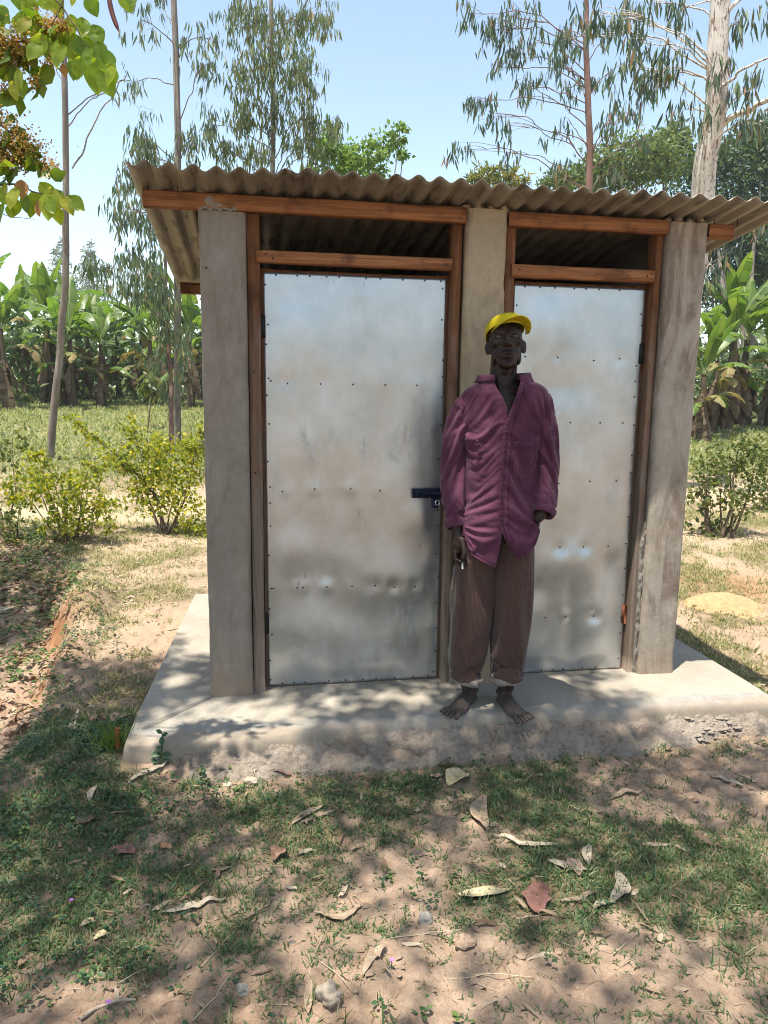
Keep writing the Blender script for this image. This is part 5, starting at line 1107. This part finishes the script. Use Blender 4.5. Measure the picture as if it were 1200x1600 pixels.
shrub('bushy green shrub with dark stems right of the block', 1122, 840, [(1105, 730, 30, 30, 0), (1140, 715, 38, 26, .2), (1180, 735, 30, 30, 0), (1125, 770, 36, 22, 0), (1170, 785, 34, 22, 0), (1092, 775, 16, 22, 0), (1115, 828, 36, 14, 0), (1155, 698, 34, 12, 0)], 1500, .055, M_SHR, 57, .03)
shrub('second green shrub at the right edge behind the bushy one', 1205, 800, [(1195, 700, 30, 26, 0), (1220, 740, 40, 36, 0), (1200, 770, 30, 24, 0)], 900, .055, M_SHR, 59, .02)
# a lone sapling stem by the paired gum stems
g = ground_at(231, 672); d = float((g-CPOS) @ _fw); rr_ = empty('sapling', g); tag(rr_, 'leafless looking thin sapling left of the paired gum stems', 'sapling')
mb = MB(); mb.tube(curve([g, P(234, 640, d), P(237, 615, d), P(233, 590, d)], 14)-g, np.linspace(.02, .008, 14), 6); mb.build('stem', M_STEMB, rr_, True)
mb = MB(); c_ = np.array([P(x_, y_, d)-g for x_, y_ in ((233, 592), (238, 600), (228, 596), (240, 612), (225, 606), (236, 585))]); bunch(mb, np.repeat(c_, 4, 0), 3, .22, .25, .5, .4); mb.build('foliage', M_SHR, rr_)
# ---- the tree whose shade falls on the block: it stands beside the camera and hangs twigs into the top left corner
M_BIGLEAF = m_leaf('broad_leaf', [(.07, .12, .015), (.11, .17, .02), (.16, .21, .025), (.09, .15, .02), (.20, .22, .035), (.13, .19, .025)], .55, .38, (1.5, 1.55, .5), .45)
M_SEED = m_leaf('seed_cluster', [(.28, .15, .05), (.42, .24, .07), (.34, .2, .06), (.20, .11, .05), (.5, .36, .12), (.3, .3, .06)], .45, .7, (1.3, 1.1, .7))
ST = np.array([-2.75, -4.3, 0.0]); ST[2] = H(ST[0], ST[1])-.05
sh = empty('broadleaf_tree', ST); tag(sh, 'broad-leaved tree with brown seed clusters hanging into the upper left corner', 'tree')
mb = MB(); mb.tube(wig(curve([ST, ST+np.array([.1, .1, 1.6]), ST+np.array([.35, .35, 3.0]), ST+np.array([.45, .6, 5.3])], 50), .08, 3)-ST, np.linspace(.22, .10, 50), 14); mb.build('trunk', M_EUC_GREY, sh, True)
fork = ST+np.array([.45, .6, 5.25])
def shade_mask(gx_, gy_):
    n = fbm(gx_*1.6+3, gy_*1.6, 3, 91)
    a = (1-sst(1.75, 2.15, gx_+.25*(n-.5)))*sst(-3.9, -3.4, gy_)*(1-sst(.42, .62, gy_+.3*(n-.5)))
    left = sst(-1.25, -.95, gx_+.5*sst(-.3, -1.0, gy_)*2+.3*(n-.5)); left = np.maximum(left, sst(-2.6, -2.2, gx_)*(1-sst(-.5, .1, gy_)))
    a = a*left
    nearL = sst(-1.05, -.8, gx_)*(1-sst(-.35, -.15, gx_))*(1-sst(.75, 1.0, gy_+.3*(n-.5)))*sst(-.2, .2, gy_)
    right = sst(1.6, 2.0, gx_)*(1-sst(3.2, 3.6, gx_))*(1-sst(-.75, -.45, gy_+.25*(n-.5)))*sst(-3.5, -3.0, gy_)*.85
    farL = sst(-3.2, -2.7, gx_)*(1-sst(-1.45, -1.2, gx_))*sst(1.7, 2.1, gy_+.5*(n-.5))*(1-sst(3.5, 4.0, gy_))*.95
    right = np.maximum(right, farL)
    # crown leaf thinned above the foreground so more sun brightens the soil
    return np.clip(np.maximum(np.maximum(a, nearL), right), 0, 1)*(1-.70*(1-sst(-1.35, -.6, gy_))*sst(-2.6, -2.0, gy_))
NL = 37000
gx_ = rng.uniform(-3.3, 3.8, NL*6); gy_ = rng.uniform(-4.0, 4.1, NL*6); zz = rng.uniform(5.6, 9.0, NL*6)
pxx = gx_-.183*zz; pyy = gy_-.156*zz
cl = fbm(pxx*2.6, pyy*2.6+zz*1.5, 3, 14)
ok = (rng.random(NL*6) < shade_mask(gx_, gy_)*np.clip((cl-.27)*3.4, .22, 1)); ok &= (np.cumsum(ok) <= NL)
def hole(pts, rad, keep):
    global ok
    for p_ in pts:
        dz_ = zz-p_[2]; dist = np.hypot(pxx-(p_[0]-.183*dz_), pyy-(p_[1]-.156*dz_)); ok &= (dist > rad*(.75+.5*rng.random(len(zz)))) | (rng.random(len(zz)) < keep)
# gaps in the crown: over the hanging twigs, and where the sun reaches his shirt, the slab and the ground
hole([P(120, 60, 2.3), P(40, 60, 2.3), P(60, 300, 2.3), P(150, 100, 2.3)], .30, .25)
hole([(1.09, -.30, 1.40), (1.16, -.34, 1.32), (1.185, -.35, 1.24), (1.17, -.36, 1.10), (1.44, -.24, 1.47), (1.13, -.33, .88)], .075, .0)
hole([(.05, -.22, 0), (-.17, .25, 0), (.55, -.12, 0), (.80, -.10, 0), (.95, -.14, 0), (1.95, -.12, 0), (2.2, -.95, -.14), (2.5, -.75, -.14), (-.25, -1.55, -.14), (-.05, -1.75, -.14), (.1, -1.35, -.14), (1.9, -1.45, -.14), (-.6, -.6, -.14)], .075, .0)
Pl = np.stack([pxx, pyy, zz], -1)[ok]; N = len(Pl)
lm = MB(); an = rdir(N); an[:, 2] = an[:, 2]*.5-.25; ll = rng.uniform(.05, .09, N)
leaves(lm, Pl-ST, an, norm(rdir(N)*.8+np.array([0, 0, 1.0])), ll, ll*.55, 'oval')
lb_ = MB()
for i in range(0, N, 420):
    p = Pl[i]; mid = fork*.45+p*.55+np.array([0, 0, .25]); lb_.tube(wig(curve([fork, mid, p], 18), .12, i)-ST, np.linspace(.020 if i % 5 == 0 else .010, .004, 18), 5)
lb_.build('limbs', M_EUC_GREY, sh, True); lm.build('crown', M_BIGLEAF, sh)
# the hanging twigs in view: each twig and its leaves built one by one
def big_leaf_mesh(L, W, seed):
    t = np.linspace(0, 1, 9); w_ = W*np.sin(np.clip(t*1.0, 0, 1)*PI)**.6*np.interp(t, [0, .4, 1], [1, 1.05, .75]); w_[0] = .002; w_[-1] = W*.10
    rows = []
    for i in range(9): rows.append([(t[i]*L, s_*w_[i]*.5, .10*W*abs(s_)-.25*W*t[i]**2+.02*W*math.sin(t[i]*9+s_+seed)) for s_ in (-1, -.5, 0, .5, 1)])
    mb = MB(); mb.grid(np.array(rows)); m_ = mb.mesh('big_leaf'); m_.shade_smooth(); return m_
BIGM = []
for s_, cset in enumerate(((.21, .29, .03), (.28, .34, .035), (.15, .23, .03), (.36, .37, .06))):  # sunlit look put into the colour, brighter than the crown's leaf
    k = NT('hanging_leaf_sunlit'); n1 = k.noise(30, k.co(), 3); vv = k.noise(1, k.co((14, 90, 14)), 3); col = k.ramp(n1, [(.3, tuple(x*.8 for x in cset)), (.7, tuple(x*1.15 for x in cset))])
    col = k.mix(.25, col, k.ramp(vv, [(.35, .6), (.6, 1.2)]), 'MULTIPLY'); tr = k.n('BsdfTranslucent', {'Color': k.mix(1.0, col, (1.8, 1.8, .6), 'MULTIPLY')}).outputs[0]
    BIGM.append(k.done(k.n('MixShader', {0: .62, 1: k.pr(col, .38, 0, k.bump(vv, .2, .003), .45), 2: tr}).outputs[0]))
M_ORL = m_leaf('orange_old_leaf', [(.42, .18, .05), (.38, .24, .10)], .45, .5, (1.4, 1.1, .6))
BLM = []
for i in range(8): m_ = big_leaf_mesh(*[(.105, .075), (.12, .08), (.09, .07), (.10, .065)][i % 4], i); m_.materials.append(BIGM[i % 4] if i < 7 else M_ORL); BLM.append(m_)
def hang_leaf(px, py, d, dirx, diry, sc=1.0, var=None):
    sc *= .78
    """a leaf with its stalk end at the pixel, pointing down the picture direction (dirx, diry)"""
    v = R.randrange(7) if var is None else var; o = link('leaf', BLM[v], None, sh); p = P(px, py, d)
    ax = _rt*dirx-_up*diry+_fw*R.uniform(-.35, .35); ax = ax/np.linalg.norm(ax); nr = -_fw*R.uniform(.6, 1)+_rt*R.uniform(-.5, .5)+_up*R.uniform(.0, .6)
    sd = np.cross(nr, ax); sd /= np.linalg.norm(sd); nn = np.cross(ax, sd); Mx = Matrix.Identity(4)
    for i in range(3): Mx[i][0] = ax[i]*sc; Mx[i][1] = sd[i]*sc; Mx[i][2] = nn[i]*sc; Mx[i][3] = p[i]-ST[i]
    o.matrix_local = Mx
def twig(pts, d, r=.004, nm='twig'):
    pth = curve([P(a, b_, d+dz) for a, b_, dz in pts], 22)-ST; mb = MB(); mb.tube(wig(pth, .012, len(pts)), np.linspace(r, r*.4, 22), 6); mb.build(nm, M_STEMB, sh, True)
TD = 2.3
twig([(-60, -120, -.3), (20, -40, 0), (90, 0, 0), (125, 60, 0), (150, 110, 0)], TD); twig([(-80, 60, 0), (-20, 70, 0), (40, 60, 0), (85, 95, 0)], TD, .005); twig([(-70, 280, 0), (-10, 285, 0), (30, 290, 0), (70, 310, 0), (118, 312, 0)], TD); twig([(-60, 170, 0), (0, 190, 0), (40, 225, 0), (65, 265, 0)], TD); twig([(-60, 300, .2), (-10, 325, .2), (20, 340, .2), (55, 343, .2)], TD, .002)
twig([(-40, 120, 0), (20, 90, 0), (60, 60, 0), (95, 20, 0), (110, -60, 0)], TD, .004); twig([(100, -50, 0), (150, -30, 0), (200, -20, 0), (240, -8, 0)], TD, .004)
for (px, py, dx, dy, s_) in ((113, 25, -.2, 1, .8), (128, 28, .25, 1, .75), (108, 55, -.6, 1, 1.15), (122, 62, .15, 1, 1.25), (146, 40, .4, 1, 1.0), (150, 92, .0, 1, 1.25), (163, 78, .35, 1, 1.0), (120, 95, -.1, 1, .9), (172, 100, -.1, 1, 1.0), (140, 60, .1, 1, .95), (137, -8, .4, 1, .9), (190, -12, .5, 1, .8), (205, -15, .1, 1, .8), (120, -14, -.4, .8, .6), (25, -20, .2, 1, 1.0), (45, -8, .1, 1, .9), (5, 12, -.2, 1, 1.1), (42, 18, .3, 1, 1.0), (70, 58, .2, 1, .85), (50, 60, -.1, 1, .8), (20, 112, 0, 1, .6), (38, 125, -.1, 1, .7), (-5, 30, .3, 1, .9), (62, -10, .5, .6, .9),
                             (10, 285, -.3, .8, .6), (32, 295, -.7, .7, .7), (40, 305, 0, 1, .75), (50, 300, .5, .8, .7), (62, 285, .7, .9, .8), (78, 308, .9, .5, .8), (95, 305, .6, .9, .85), (108, 308, .9, .8, .8), (28, 312, -.3, 1, .65), (-5, 292, .4, .8, .7), (85, 300, .7, .7, .7), (52, 318, -.3, 1, .55), (15, 320, .1, 1, .55)): hang_leaf(px, py, TD+R.uniform(-.05, .05), dx, dy, s_)
for q_ in range(46):
    px, py = R.choice(((120, 40), (145, 70), (160, 95), (115, 75), (45, 10), (70, 60), (20, 100), (30, 300), (75, 305), (100, 308), (10, 20))); hang_leaf(px+R.gauss(0, 14), py+R.gauss(0, 12), TD+R.uniform(-.08, .08), R.uniform(-.6, .6), 1, R.uniform(.6, 1.0))
for (px, py, dx, dy, s_) in ((33, 282, .2, 1, .8), (62, 312, .05, 1, .75), (98, 100, .2, 1, .5), (24, 290, .5, .6, .4)): hang_leaf(px, py, TD, dx, dy, s_, 7)
lm = MB(); cs = []
for (px, py, rx_, ry_, n) in ((25, 72, 34, 22, 900), (75, 38, 20, 16, 320), (100, 42, 10, 12, 140), (10, 95, 26, 24, 500), (12, 140, 16, 8, 150), (56, 130, 8, 10, 110), (85, 100, 12, 8, 70), (10, 215, 26, 28, 700), (45, 232, 26, 22, 520), (78, 262, 14, 12, 170), (15, 255, 26, 14, 300), (0, 180, 10, 14, 60)):
    c = P(px, py, TD); s_ = TD/CF; cs.append(c+rng.normal(size=(n, 3))*np.array([rx_*s_, rx_*s_, ry_*s_])*.55)
c = np.concatenate(cs)-ST; N = len(c); leaves(lm, c, rdir(N), rdir(N), rng.uniform(.006, .013, N), .006, 'oval'); lm.build('seed_clusters', M_SEED, sh)
lm = MB(); c = np.concatenate([c_[::45] for c_ in cs])-ST; N = len(c); ax = rdir(N); ax[:, 2] -= .7; leaves(lm, c, ax, rdir(N), rng.uniform(.05, .09, N), rng.uniform(.03, .05, N), 'oval'); lm.build('shaded_leaves', M_BIGLEAF, sh)
# long red-brown pod
mb = MB(); mb.tube(curve([P(168, -20, TD), P(172, 10, TD), P(178, 30, TD), P(187, 52, TD)], 12)-ST, np.interp(np.linspace(0, 1, 12), [0, .3, .8, 1], [.004, .008, .007, .001]), 8); mb.build('pod', m_simple('red_brown_pod', (.12, .035, .03), .5), sh, True)
# ------------------------------------------------------------------ fallen leaves, stones and sticks, each one by itself
def m_dry(name, a, b_):
    k = NT(name); c = k.co(); v = k.noise(1, k.co((25, 120, 25)), 4); n1 = k.noise(40, c, 4); col = k.mix(.35, k.ramp(n1, [(.3, a), (.7, b_)]), k.ramp(v, [(.35, .5), (.65, 1.2)]), 'MULTIPLY')
    return k.done(k.pr(col, .65, 0, k.bump(v, .3, .003), .3))
DM = {'pale': m_dry('pale_dry_leaf', (.29, .235, .165), (.45, .375, .28)), 'tan': m_dry('tan_dry_leaf', (.26, .18, .115), (.42, .32, .22)), 'brown': m_dry('brown_dry_leaf', (.13, .075, .05), (.24, .145, .10)),
      'red': m_dry('reddish_dry_leaf', (.17, .075, .055), (.27, .135, .105)), 'pink': m_dry('pinkish_dry_leaf', (.36, .23, .17), (.46, .31, .24)), 'orange': m_dry('orange_dry_leaf', (.34, .17, .08), (.44, .25, .14)), 'yellow': m_dry('yellowish_dry_leaf', (.38, .30, .15), (.48, .41, .26))}
def dry_leaf(px0, py0, px1, py1, wr, colr, label, curv=0.0, fold=.25, curl=.15, ragged=0.0, group='fallen dry leaves in front of the slab'):
    """a fallen leaf lying between two photo pixels"""
    a = ground_at(px0, py0); b_ = ground_at(px1, py1); L = max(.02, float(np.linalg.norm((b_-a)[:2]))); W = L*wr
    n, m = 17, 7; t = np.linspace(0, 1, n); u = np.linspace(-1, 1, m)
    w_ = np.sin(np.clip(t, .02, .985)*PI)**.7*W*.5
    dirv = (b_-a)[:2]/L; sdv = np.array([-dirv[1], dirv[0]]); V = np.zeros((n, m, 3)); seed = int(px0+py0)
    for i in range(n):
        c2 = a[:2]+(b_-a)[:2]*t[i]+sdv*curv*L*math.sin(t[i]*PI)
        rg = 1+ragged*(fbm(t[i]*7+seed, u*0+seed, 2, 3)-.5)*2
        xy = c2[None]+sdv[None]*(u*w_[i]*rg)[:, None]
        z = H(xy[:, 0], xy[:, 1]).max()+.007+fold*np.abs(u)*w_[i]+curl*L*(.12+(t[i]-.5)**2*.5)*.6+.004*(fbm(t[i]*6+u*2, u*1.5+seed, 2, 8)-.5)*2
        V[i] = np.column_stack([xy, z*np.ones(m)])
    o0 = V.reshape(-1, 3).mean(0); mb = MB(); mb.grid(V-o0); o = mb.build('fallen_leaf', DM[colr], None, True); o.location = o0
    s_ = o.modifiers.new('thickness', 'SOLIDIFY'); s_.thickness = .0012; tag(o, label, 'leaf', group)
for a in [
 (200, 1229, 262, 1192, .16, 'pale', 'long straight pale leaf lying from the slab\'s left corner towards the weeds', .02),
 (140, 1258, 152, 1231, .30, 'pale', 'small curled pale leaf in the weeds left of the long straight leaf', .1),
 (456, 1292, 504, 1263, .20, 'tan', 'straight tan leaf, left of a crossing pair in the grass', .03),
 (470, 1290, 524, 1269, .16, 'tan', 'thinner tan leaf, right of a crossing pair in the grass', -.05),
 (700, 1233, 728, 1212, .75, 'yellow', 'folded yellowish leaf near the mortar skirt below his left foot', .0, .7),
 (762, 1300, 758, 1246, .26, 'tan', 'upright curved tan leaf right of the folded yellowish leaf', .12),
 (772, 1311, 872, 1323, .12, 'pale', 'long thin pale leaf bowed like a smile right of centre', -.10),
 (998, 1322, 1050, 1324, .17, 'tan', 'straight tan leaf lying level at the right', -.04),
 (920, 1357, 922, 1325, .32, 'pale', 'short pale leaf standing lengthwise above the pale and pink pair', .1),
 (948, 1347, 966, 1350, .6, 'pink', 'small pinkish leaf flake right of the short upright leaf', 0),
 (856, 1350, 918, 1366, .32, 'pale', 'pale leaf lying under a pinkish folded leaf', -.05),
 (887, 1344, 905, 1372, .55, 'pink', 'pinkish folded leaf lying across a pale leaf', .05, .5),
 (716, 1402, 796, 1396, .26, 'yellow', 'broad pale yellowish leaf with a rounded end near the grey rock', .03),
 (839, 1433, 847, 1386, .48, 'red', 'big reddish brown crumpled leaf in the middle of the foreground', .06, .3, .2, .35),
 (876, 1414, 934, 1396, .13, 'tan', 'thin tan leaf pointing from the reddish leaf to the curved one', -.06),
 (952, 1416, 962, 1362, .26, 'pale', 'curved sickle-shaped pale leaf right of the reddish leaf', -.16),
 (926, 1422, 954, 1412, .34, 'pale', 'short pale leaf at the foot of the sickle-shaped leaf', .0),
 (490, 1432, 565, 1420, .17, 'tan', 'boat-shaped tan leaf curving upward on bare soil', -.20),
 (252, 1432, 352, 1412, .13, 'pale', 'long pale leaf lying level left of the bare soil', -.03),
 (174, 1330, 212, 1340, .58, 'red', 'broad dull reddish leaf in the dark weeds', .0, .2, .2, .4),
 (252, 1324, 268, 1329, .65, 'orange', 'small oval orange leaf right of the broad reddish one', 0),
 (126, 1452, 150, 1444, .55, 'yellow', 'pale folded leaf in the left foreground weeds, upper of two', .05, .6),
 (146, 1472, 170, 1462, .60, 'yellow', 'pale folded leaf in the left foreground weeds, lower of two', .05, .5),
 (134, 1128, 166, 1126, .55, 'red', 'pinkish brown broad leaf left of the slab corner', .0, .25),
 (176, 1132, 202, 1118, .55, 'tan', 'tan broad leaf leaning against the slab\'s left edge', .0, .35),
 (110, 1143, 127, 1133, .5, 'pale', 'pale curled leaf left of the pinkish brown broad leaf', .08, .5),
 (958, 1250, 1002, 1241, .22, 'tan', 'curled tan leaf in front of the right-hand slab edge', .1),
 (1110, 1214, 1162, 1232, .20, 'pale', 'pale bent leaf in the sun fleck at the right', -.08),
 (566, 1532, 604, 1486, .22, 'tan', 'narrow tan leaf stuck in bare soil at the bottom', .05),
 (482, 1588, 486, 1538, .28, 'tan', 'upright tan leaf beside the crumbly pale lump', .04),
 (118, 1294, 150, 1282, .6, 'brown', 'dark brown broad leaf in the weeds at the left', 0, .3, .2, .4),
 (644, 1271, 658, 1269, .45, 'pale', 'tiny pale leaf flake in the grass left of the upright tan leaf', 0),
 (428, 1352, 448, 1334, .65, 'brown', 'crumpled grey-brown leaf above the boat-shaped one', .1, .8, .4, .6),
 (464, 1340, 494, 1332, .35, 'pale', 'ragged pale leaf right of the crumpled grey-brown one', -.1, .4, .2, .4),
 (682, 1200, 712, 1196, .18, 'brown', 'thin brown leaf at the foot of the mortar skirt', .0),
 (415, 1203, 455, 1216, .35, 'red', 'rust-coloured leaf lying against the mortar skirt', .05, .4),
 (446, 1390, 464, 1395, .3, 'pale', 'short pale leaf below the crumpled grey-brown one', .0),
 (330, 1364, 360, 1360, .3, 'tan', 'tan leaf half sunk in grass above the long level leaf', .05),
 (780, 1354, 790, 1362, .6, 'pale', 'tiny pale flake under the long bowed leaf', 0),
 (672, 1216, 690, 1214, .6, 'pink', 'tiny pinkish leaf near the folded yellowish one', 0),
 ]: dry_leaf(*a)
def rock(px, py, r, label, mat, flat=.65, seed=1, cat='stone', name='stone', crumb=.5):
    g = ground_at(px, py); mb = MB(); mb.ell((0, 0, 0), (1, 1, 1), nu=18, nv=24); V = np.concatenate(mb.v)
    d = 1+crumb*(fbm(V[:, 0]*1.4+seed*9, V[:, 1]*1.4+V[:, 2]*1.1, 3, seed)-.5)*2; d = np.round(d*9)/9*.6+d*.4
    mb.v = [V*d[:, None]*np.array([r, r*.8, r*flat])]; o = mb.build(name, mat, None, True); o.location = g+np.array([0, 0, r*flat*.35]); tag(o, label, cat, 'stones on the ground'); return o
M_GREYROCK = m_simple('grey_rock', (.25, .225, .19), .85, 0, 45, .8); M_PALEROCK = m_simple('pale_lump', (.36, .29, .22), .95, 0, 60, .9); M_DARKROCK = m_simple('dark_pebble', (.10, .09, .085), .7, 0, 40, .5)
rock(663, 1441, .026, 'grey broken rock lying right of the boat-shaped leaf', M_GREYROCK, .8, 3); rock(381, 1551, .019, 'small pale grey stone on bare soil at the bottom', M_GREYROCK, 1.0, 4)
rock(515, 1560, .035, 'crumbly pale lump of mortar in the bottom foreground', M_PALEROCK, .7, 5, 'lump', 'mortar_lump', .8); rock(455, 1476, .013, 'dark smooth pebble on the bare soil', M_DARKROCK, .5, 6)
rock(246, 1190, .028, 'rounded grey stone at the foot of the seedling by the slab corner', M_GREYROCK, .8, 7); rock(392, 1222, .03, 'pale flat stone at the foot of the mortar skirt', M_PALEROCK, .5, 8)
rock(355, 1228, .02, 'smaller pale stone left of the flat one at the skirt', M_PALEROCK, .6, 9); rock(8, 955, .06, 'pale slab-like stone in the leaf litter at the left edge', M_PALEROCK, .35, 10)
rock(475, 1362, .016, 'pinkish clod of soil by the ragged pale leaf', M_SOIL, .5, 11, 'clod', 'clod'); rock(725, 1475, .03, 'crusty clod of soil below the grey rock', M_SOIL, .5, 12, 'clod', 'clod', .8)
# chunks of broken mortar bedded in the skirt
qq = random.Random(4); Mch = [(qq.uniform(.15, 2.3), 0) for _ in range(70)]
mb = MB(); n_c = 1500; xx = rng.uniform(-.05, 2.5, n_c); v_ = rng.random(n_c)**1.4; cl_ = fbm(xx*3.5, v_*2, 3, 66); kp = cl_ > .40; xx = xx[kp]; v_ = v_[kp]; n_c = len(xx)
ed_ = .10*(fbm(xx*1.1, xx*0, 2, 4)-.5)+.05*np.exp(-((xx-.1)/.5)**2); r_ = rng.gamma(1.6, .0042, n_c).clip(.0025, .019)
V = ic[None]*r_[:, None, None]*rng.uniform(.55, 1.35, (n_c, 6, 3)); V[..., 0] *= 1.3; V[..., 2] *= .75; V += np.stack([xx, -.37-ed_-.14*v_, -.066-.09*v_**.8+rng.uniform(-.004, .004, n_c)], -1)[:, None]
mb.add(V.reshape(-1, 3), [(icf[None]+(np.arange(n_c)*6)[:, None, None]).reshape(-1, 3)])
o = mb.build('mortar_crumbs', M_SKIRT, B); o['kind'] = 'stuff'
# sticks
def stick(pts, r, mat, label, nm='twig', lift=.008):
    p3 = [ground_at(a, b_)+np.array([0, 0, lift]) for a, b_ in pts]; pth = wig(curve(p3, 24), .006, len(label)); o0 = pth.mean(0); mb = MB(); mb.tube(pth-o0, np.linspace(r, r*.5, 24), 7); o = mb.build(nm, mat, None, True); o.location = o0; tag(o, label, 'twig', 'sticks and straws on the ground'); return o
M_STRAW = m_simple('pale_straw', (.42, .34, .23), .7); M_TWIGD = m_simple('dark_twig', (.09, .06, .045), .85)
stick([(124, 1598), (150, 1578), (180, 1568), (212, 1566)], .006, M_PALEROCK, 'pale peeled stick in the bottom left corner')
stick([(370, 1445), (400, 1432), (418, 1420), (426, 1408)], .003, M_TWIGD, 'dark crooked twig left of the boat-shaped leaf')
stick([(474, 1560), (490, 1505), (508, 1455)], .0016, M_STRAW, 'thin straw standing up the bottom foreground left of the crumbly lump')
stick([(495, 1502), (530, 1530), (552, 1556)], .0016, M_STRAW, 'straw slanting down to the crumbly lump')
stick([(292, 1530), (325, 1505), (358, 1465)], .0016, M_STRAW, 'straw slanting up beside the narrow tan leaf')
stick([(300, 1600), (335, 1560), (365, 1520)], .0018, M_STRAW, 'straw at the very bottom left of the pale grey stone')
stick([(808, 1440), (840, 1434), (874, 1424)], .0022, M_STRAW, 'pale twig under the big reddish leaf')
stick([(735, 1448), (750, 1438), (770, 1428)], .002, M_STRAW, 'short pale twig right of the grey rock')
stick([(610, 1470), (660, 1462), (720, 1456)], .002, M_STRAW, 'long thin straw below the grey rock')
stick([(958, 1495), (975, 1478), (1000, 1460)], .0026, M_STRAW, 'forked looking pale twig at the lower right')
stick([(700, 1535), (760, 1525), (830, 1530)], .0018, M_STRAW, 'thin curved straw at the bottom centre right')
stick([(395, 1225), (398, 1205), (401, 1190)], .002, M_STRAW, 'short upright straw in the grass at the skirt', lift=.02)
# seedling in front of the slab corner
g = ground_at(250, 1196); d = float((g-CPOS) @ _fw); sd_ = empty('seedling', g); tag(sd_, 'small leafy seedling growing against the slab\'s front left corner', 'seedling')
mb = MB(); st_ = curve([g, P(252, 1180, d), P(254, 1160, d), P(253, 1143, d)], 12)-g; mb.tube(st_, np.linspace(.004, .002, 12), 6); mb.build('stem', m_simple('green_stem', (.06, .10, .03), .6), sd_, True)
for (tx, ty, dx, dy, s_) in ((252, 1178, -1, .1, .045), (254, 1178, 1, .0, .04), (254, 1165, -.6, .8, .035), (253, 1150, .1, .9, .04), (253, 1150, .6, -.6, .035), (253, 1146, -.5, -.8, .03), (251, 1184, -.8, .6, .04), (254, 1186, .8, .5, .035)):
    mb = MB(); ax = _rt*dx-_up*dy*.6-_fw*.3; leaves(mb, [P(tx, ty, d)-g], [ax], [-_fw+_up*.8], s_, s_*.6, 'oval'); mb.build('leaf', M_WEED, sd_)
g = ground_at(184, 1172); d = float((g-CPOS) @ _fw); mb = MB(); mb.tube(curve([g-g, P(183, 1150, d)-g, P(184, 1138, d)-g], 10), np.linspace(.012, .014, 10)*(1+.1*np.sin(np.arange(10))), 9)
o = mb.build('cut_stump', m_simple('orange_cut_wood', (.30, .10, .035), .8, 0, 60, .4), None, True); o.location = g; tag(o, 'short orange-brown cut stem beside the slab\'s left corner', 'stump')
# grass tuft by the stump, and a pink flower
mb = MB(); n = 90; c = np.array(ground_at(176, 1168)); ax = rdir(n)*.6; ax[:, 2] = np.abs(ax[:, 2])+.9; leaves(mb, c+rng.normal(size=(n, 3))*np.array([.025, .02, 0])-c, ax, rdir(n), rng.uniform(.07, .14, n), .005, 'blade')
o = mb.build('grass_tuft', m_leaf('bright_grass', [(.10, .17, .03), (.14, .21, .04), (.07, .13, .03)], .4, .5)); o.location = c; tag(o, 'bright green grass tuft beside the orange cut stem', 'grass tuft')
for (px, py, lb) in ((612, 1511, 'tiny purple flower among leaves at the bottom centre'), (170, 1577, 'tiny purple flower near the pale peeled stick'), (112, 1416, 'tiny lilac flower in the left foreground weeds')):
    g = ground_at(px, py)+np.array([0, 0, .02]); f0 = empty('flower', g); tag(f0, lb, 'flower', 'tiny purple flowers'); 
    if 'M_PUR' not in globals(): M_PUR = m_simple('purple_petal', (.40, .16, .42), .6)
    for i in range(5):
        mb = MB(); a = i*1.257; leaves(mb, [(0, 0, 0)], [(math.cos(a), math.sin(a), .5)], [(0, 0, 1)], .009, .007, 'oval'); mb.build('petal', M_PUR, f0)
    mb = MB(); mb.tube([(0, 0, -.03), (0, 0, 0)], .001, 5); mb.build('stalk', M_WEED, f0)
# heap of orange sandy soil at the right
g = ground_at(1128, 945); mb = MB(); t = np.linspace(0, 1, 22); a = np.linspace(0, 2*PI, 60, endpoint=False); T, A = np.meshgrid(t, a, indexing='ij'); rad = .34*(1+.3*(fbm(np.cos(A)*2, np.sin(A)*2, 3, 7)-.5))
xx, yy_ = T*rad*np.cos(A)*1.15, T*rad*np.sin(A)*.8; zz_ = .085*(1-sst(0, 1, T))+.03*(fbm(xx*9, yy_*9, 4, 3)-.5)*(1-T**4)-.035*T**3
mb.grid(np.stack([xx, yy_, zz_+.012], -1), cv=True)
k = NT('orange_sand'); n1 = k.noise(30, k.co(), 6, .7); M_SAND = k.done(k.pr(k.ramp(n1, [(.3, (.34, .20, .10)), (.7, (.48, .32, .17))]), .95, 0, k.bump(n1, .8, .02), .15))
o = mb.build('soil_heap', M_SAND, None, True); o.location = g; tag(o, 'low heap of orange sandy soil in the sun right of the block', 'soil heap')
# ------------------------------------------------------------------ a little haze in the warm air
mb = MB(); mb.box(-460, 460, -460, 460, -3.0, 22.0)
k = NT('haze_air'); pv = k.n('VolumePrincipled', {'Color': (.93, .96, 1.0), 'Density': .0011, 'Anisotropy': .35}); k.t.links.new(pv.outputs[0], k.out.inputs['Volume'])
hz_ = mb.build('haze', k.m); hz_['kind'] = 'stuff'; tag(hz_, 'thin pale haze that softens the far trees', 'haze')
